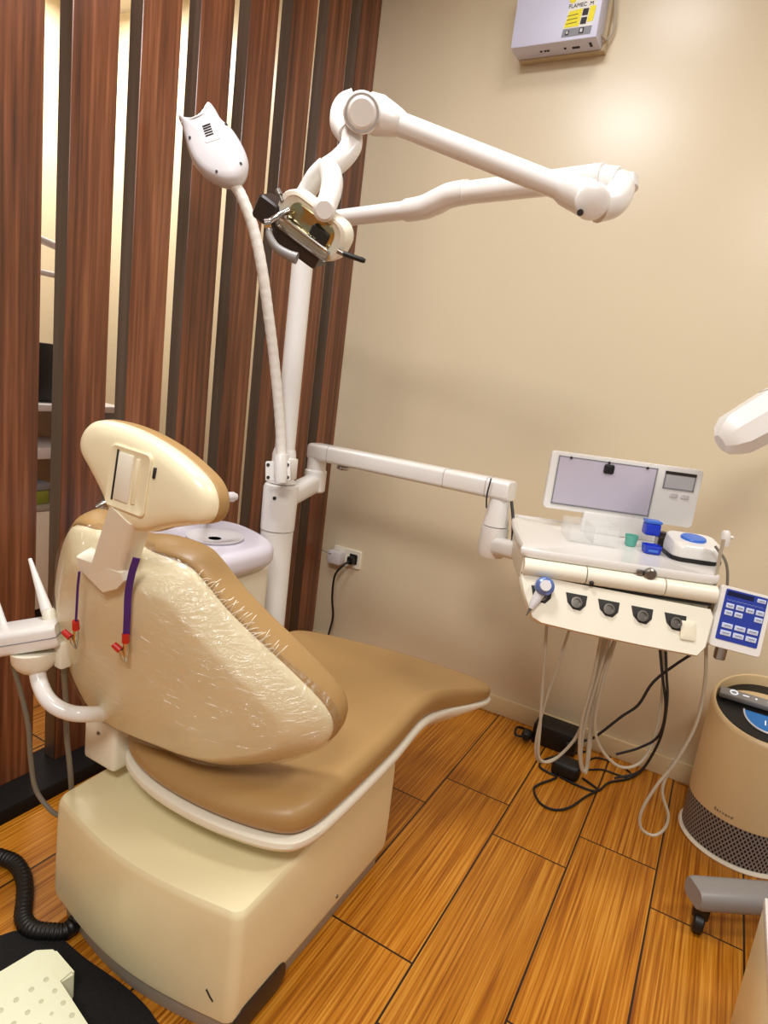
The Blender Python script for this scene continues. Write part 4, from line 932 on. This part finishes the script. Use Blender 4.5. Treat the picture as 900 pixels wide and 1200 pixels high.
obj('arm', tube([g1+dg*0.0, g1+dg*0.10, (0.40, 1.86, 1.60)], 0.028, 14, 5), M_WHITE, ms)

# cabinet corner at the lower right
cc = thing('side_cabinet', 'cream side cabinet cut off at the lower right corner', 'cabinet', (0.40, 0.95, 0))
xcab, ycab = 0.262, 1.475
ktop = 0.245
tq = at_y(897, 1052, ycab)
obj('cabinet_body', box((tq.x, ycab-0.55, 0.0), (tq.x+0.5, ycab, tq.z-0.02), 0.006, 2), M_SHELL2, cc)
obj('cabinet_top', box((tq.x-0.002, ycab-0.56, tq.z-0.019), (tq.x+0.51, ycab+0.004, tq.z), 0.005, 2), M_WHITE, cc)

# ------------------------------------------------------------------ floor things
mo = [at_z(x, y, 0.0) for x, y in [(-40, 1118), (0, 1101), (22, 1095), (48, 1097), (72, 1105), (100, 1128), (150, 1164), (185, 1203), (200, 1260), (-60, 1330)]]
mo2 = [(p.x, p.y) for p in cr(mo, 4, True)]
rm = solo('floor_mat', slab(mo2, [(0.98, 0.0), (1.0, 0.003), (1.0, 0.009), (0.985, 0.013), (0.5, 0.013)], lambda u, v, w: Vector((u, v, w))), M_MAT, 'black pile floor mat under the foot pedal in the lower left corner', 'mat')
# foot pedal
fp = thing('foot_pedal', 'pale cream foot pedal with a studded plate on the black mat', 'foot pedal', tuple(at_z(40, 1190, 0.014)))
HP = 0.105
tl, tr_, br_ = at_z(42, 1112, HP), at_z(66, 1110, HP), at_z(90, 1138, HP*0.85)
def hexa(top, zb):
    bm = bmesh.new(); T = [bm.verts.new(p) for p in top]; B = [bm.verts.new((p.x, p.y, zb)) for p in top]; n = len(top)
    bm.faces.new(T); bm.faces.new(B[::-1])
    for i in range(n): bm.faces.new((T[i], B[i], B[(i+1) % n], T[(i+1) % n]))
    bmesh.ops.bevel(bm, geom=bm.edges[:], offset=0.005, segments=2, affect='EDGES')
    return bm
a_ = at_z(42, 1111, 0.10); b_ = at_z(65, 1110, 0.10); c_ = at_z(89, 1138, 0.085); e_ = at_z(70, 1150, 0.085); l0 = at_z(-40, 1160, 0.10); l1 = at_z(-30, 1200, 0.085)
obj('pedal_housing', hexa([l0, a_, b_, c_, e_, l1], 0.014), M_PEDAL, fp)
p0, p1, p2, p3 = at_z(60, 1131, 0.105), at_z(108, 1205, 0.075), at_z(60, 1290, 0.06), at_z(-45, 1195, 0.09)
ct_ = (p0+p1+p2+p3)/4
pl2 = obj('pedal_plate', hexa([p0, p1, p2, p3], 0.03), M_PEDAL, fp)
st_ = []
nrm = (p1-p0).cross(p3-p0).normalized(); nrm = nrm if nrm.z > 0 else -nrm
for i in range(5):
    for j in range(5):
        s, t = (i+0.7)/5.4, (j+0.7)/5.4
        c = p0*(1-s)*(1-t)+p1*s*(1-t)+p2*s*t+p3*(1-s)*t
        st_.append(rod(c-nrm*0.002, c+nrm*0.0025, [(0, .006), (0.6, .005), (1, .002)], 8))
obj('studs', st_, mat('olive_stud', '#c9cba8', rough=0.5), pl2)
# corrugated hose into the chair base
hp = [at_z(x, y, 0.019) for x, y in [(-25, 998), (0, 1004), (18, 1012), (28, 1030), (29, 1052), (27, 1074), (36, 1088), (56, 1092), (80, 1089)]]
hp.append(Vector((-1.09, 0.835, 0.03)))
solo('drain_hose', tube(hp, lambda f: 0.0185+0.0009*math.sin(f*260), 12, 30), M_BLACK, 'thick black corrugated hose curling into the left side of the chair base', 'hose')

# adapters and loose cords below the tray
def fz(x, y, z=0.0): return at_z(x, y, z)
pb = thing('power_box', 'black power box on the floor against the baseboard under the tray', 'power box', (-0.36, 2.38, 0))
obj('box_body', box((-0.46, 2.33, 0.0), (-0.29, 2.435, 0.085), 0.008, 2), M_BLACK, pb)
obj('box_plug', [rod((-0.475, 2.33, 0.03), (-0.475, 2.295, 0.03), [(0, .022), (0.7, .020), (1, .012)], 14), tube([(-0.475, 2.30, 0.03), (-0.51, 2.28, 0.035), (-0.52, 2.33, 0.04), (-0.49, 2.36, 0.03)], 0.005, 8, 6)], M_BLACK, pb)
pa = fz(665, 903, 0.02)
solo('power_adapter', box((pa.x-0.055, pa.y-0.035, 0.0), (pa.x+0.045, pa.y+0.04, 0.058), 0.016, 3), M_BLACK, 'black square power adapter lying in the tangle of cords on the floor', 'power adapter')
def cord(pts, r, label, z=None):
    solo('extension_cord', tube([fz(x, y, r+0.0005) for x, y in pts], r, 8, 8), M_CABLE, label, 'cord', 'black cords on the floor')
cord([(683, 912), (697, 922), (700, 926), (686, 934), (668, 946), (650, 949), (634, 942), (626, 928), (630, 920), (652, 911), (642, 905), (633, 899), (634, 893), (645, 888), (665, 884), (690, 880)], 0.0042, 'black cord looping forward in a wide teardrop over the wood tiles')
cord([(656, 910), (676, 920), (699, 927), (714, 917), (738, 912), (755, 900), (766, 880), (776, 862)], 0.0042, 'black cord running from the adapter rightwards along the baseboard')
cord([(688, 902), (706, 902), (724, 908), (738, 912), (738, 905), (722, 895), (700, 888), (688, 892)], 0.0035, 'thin black cord doubling back behind the hanging hoses')

# ------------------------------------------------------------------ things seen through the gap between the slats
XO = -2.6
def gp(px, py, x=XO): return at_x(px, py, x)
def gbox(px0, px1, ytop, ybot, dx=0.2, x=XO):
    a = gp((px0+px1)/2, ytop, x); b = gp((px0+px1)/2, ybot, x)
    y0 = gp(px0, (ytop+ybot)/2, x).y; y1 = gp(px1, (ytop+ybot)/2, x).y
    return (x-dx, y0, b.z), (x, y1, a.z)
zt = gp(52, 474).z; za = gp(53, 283).z; zb_ = gp(53, 320).z
ym = gp(53, 300).y
sh = thing('white_wall_rack', 'white rack with two rails seen through the leftmost slat gap', 'rack', (XO, ym, gp(52, 474).z))
obj('rail', tube([(XO, ym-0.13, za+0.02), (XO, ym+0.13, za-0.02)], 0.016, 12), M_WHITE2, sh)
obj('rail', tube([(XO, ym-0.13, zb_), (XO, ym+0.13, zb_)], 0.012, 12), M_WHITE2, sh)
for sgn in (-1, 1):
    obj('upright', box((XO-0.02, ym+sgn*0.13-0.012, zt+0.001), (XO+0.02, ym+sgn*0.13+0.012, za+0.12), 0.003), M_WHITE2, sh)
zc = gp(52, 525).z
zs = gp(50, 594).z
cbx = thing('storage_cabinet', 'pale storage cabinet with shelves seen through the leftmost slat gap', 'cabinet', (XO-0.2, ym, 0))
obj('cabinet_top', box((XO-0.35, ym-0.45, zt-0.03), (XO+0.0, ym+0.45, zt), 0.004), M_WHITE2, cbx)
obj('shelf', box((XO-0.35, ym-0.45, zc-0.05), (XO+0.0, ym+0.45, zc), 0.004), M_WHITE2, cbx)
obj('cabinet_back', box((XO-0.35, ym-0.45, zs-0.02), (XO-0.33, ym+0.45, zt-0.03)), M_PEACH, cbx)
obj('shelf', box((XO-0.35, ym-0.45, zs-0.02), (XO+0.0, ym+0.45, zs), 0.003), M_GREY, cbx)
for sgn in (-1, 1):
    obj('side_panel', box((XO-0.35, ym+sgn*0.45-0.01, 0), (XO, ym+sgn*0.45+0.01, zt-0.03)), M_WHITE2, cbx)
obj('cabinet_door', box((XO-0.02, ym-0.44, 0.10), (XO-0.005, ym+0.44, zs-0.022), 0.003), M_CREAMP, cbx)
obj('toe_kick', box((XO-0.06, ym-0.44, 0.0), (XO-0.03, ym+0.44, 0.10)), M_DARK, cbx)
lo, hi = gbox(38, 70, 402, 473, 0.12, XO-0.08)
solo('black_monitor', box((lo[0], lo[1], zt+0.001), hi, 0.006), M_BLACK, 'black monitor on the pale cabinet behind the leftmost slat gap', 'monitor')
lo, hi = gbox(42, 58, 566, 594, 0.10, XO-0.04)
bin_ = thing('green_bin', 'olive green bin with grey lid on the shelf behind the slat gap', 'bin', (lo[0]+0.05, (lo[1]+hi[1])/2, zs))
obj('bin_body', box((lo[0], lo[1], zs+0.001), (hi[0], hi[1], zs+(hi[2]-zs)*0.65), 0.006), M_OLIVE, bin_)
obj('bin_lid', box((lo[0]-.004, lo[1]-.004, zs+(hi[2]-zs)*0.65), (hi[0]+.004, hi[1]+.004, hi[2]), 0.006), M_GREYLAB, bin_)
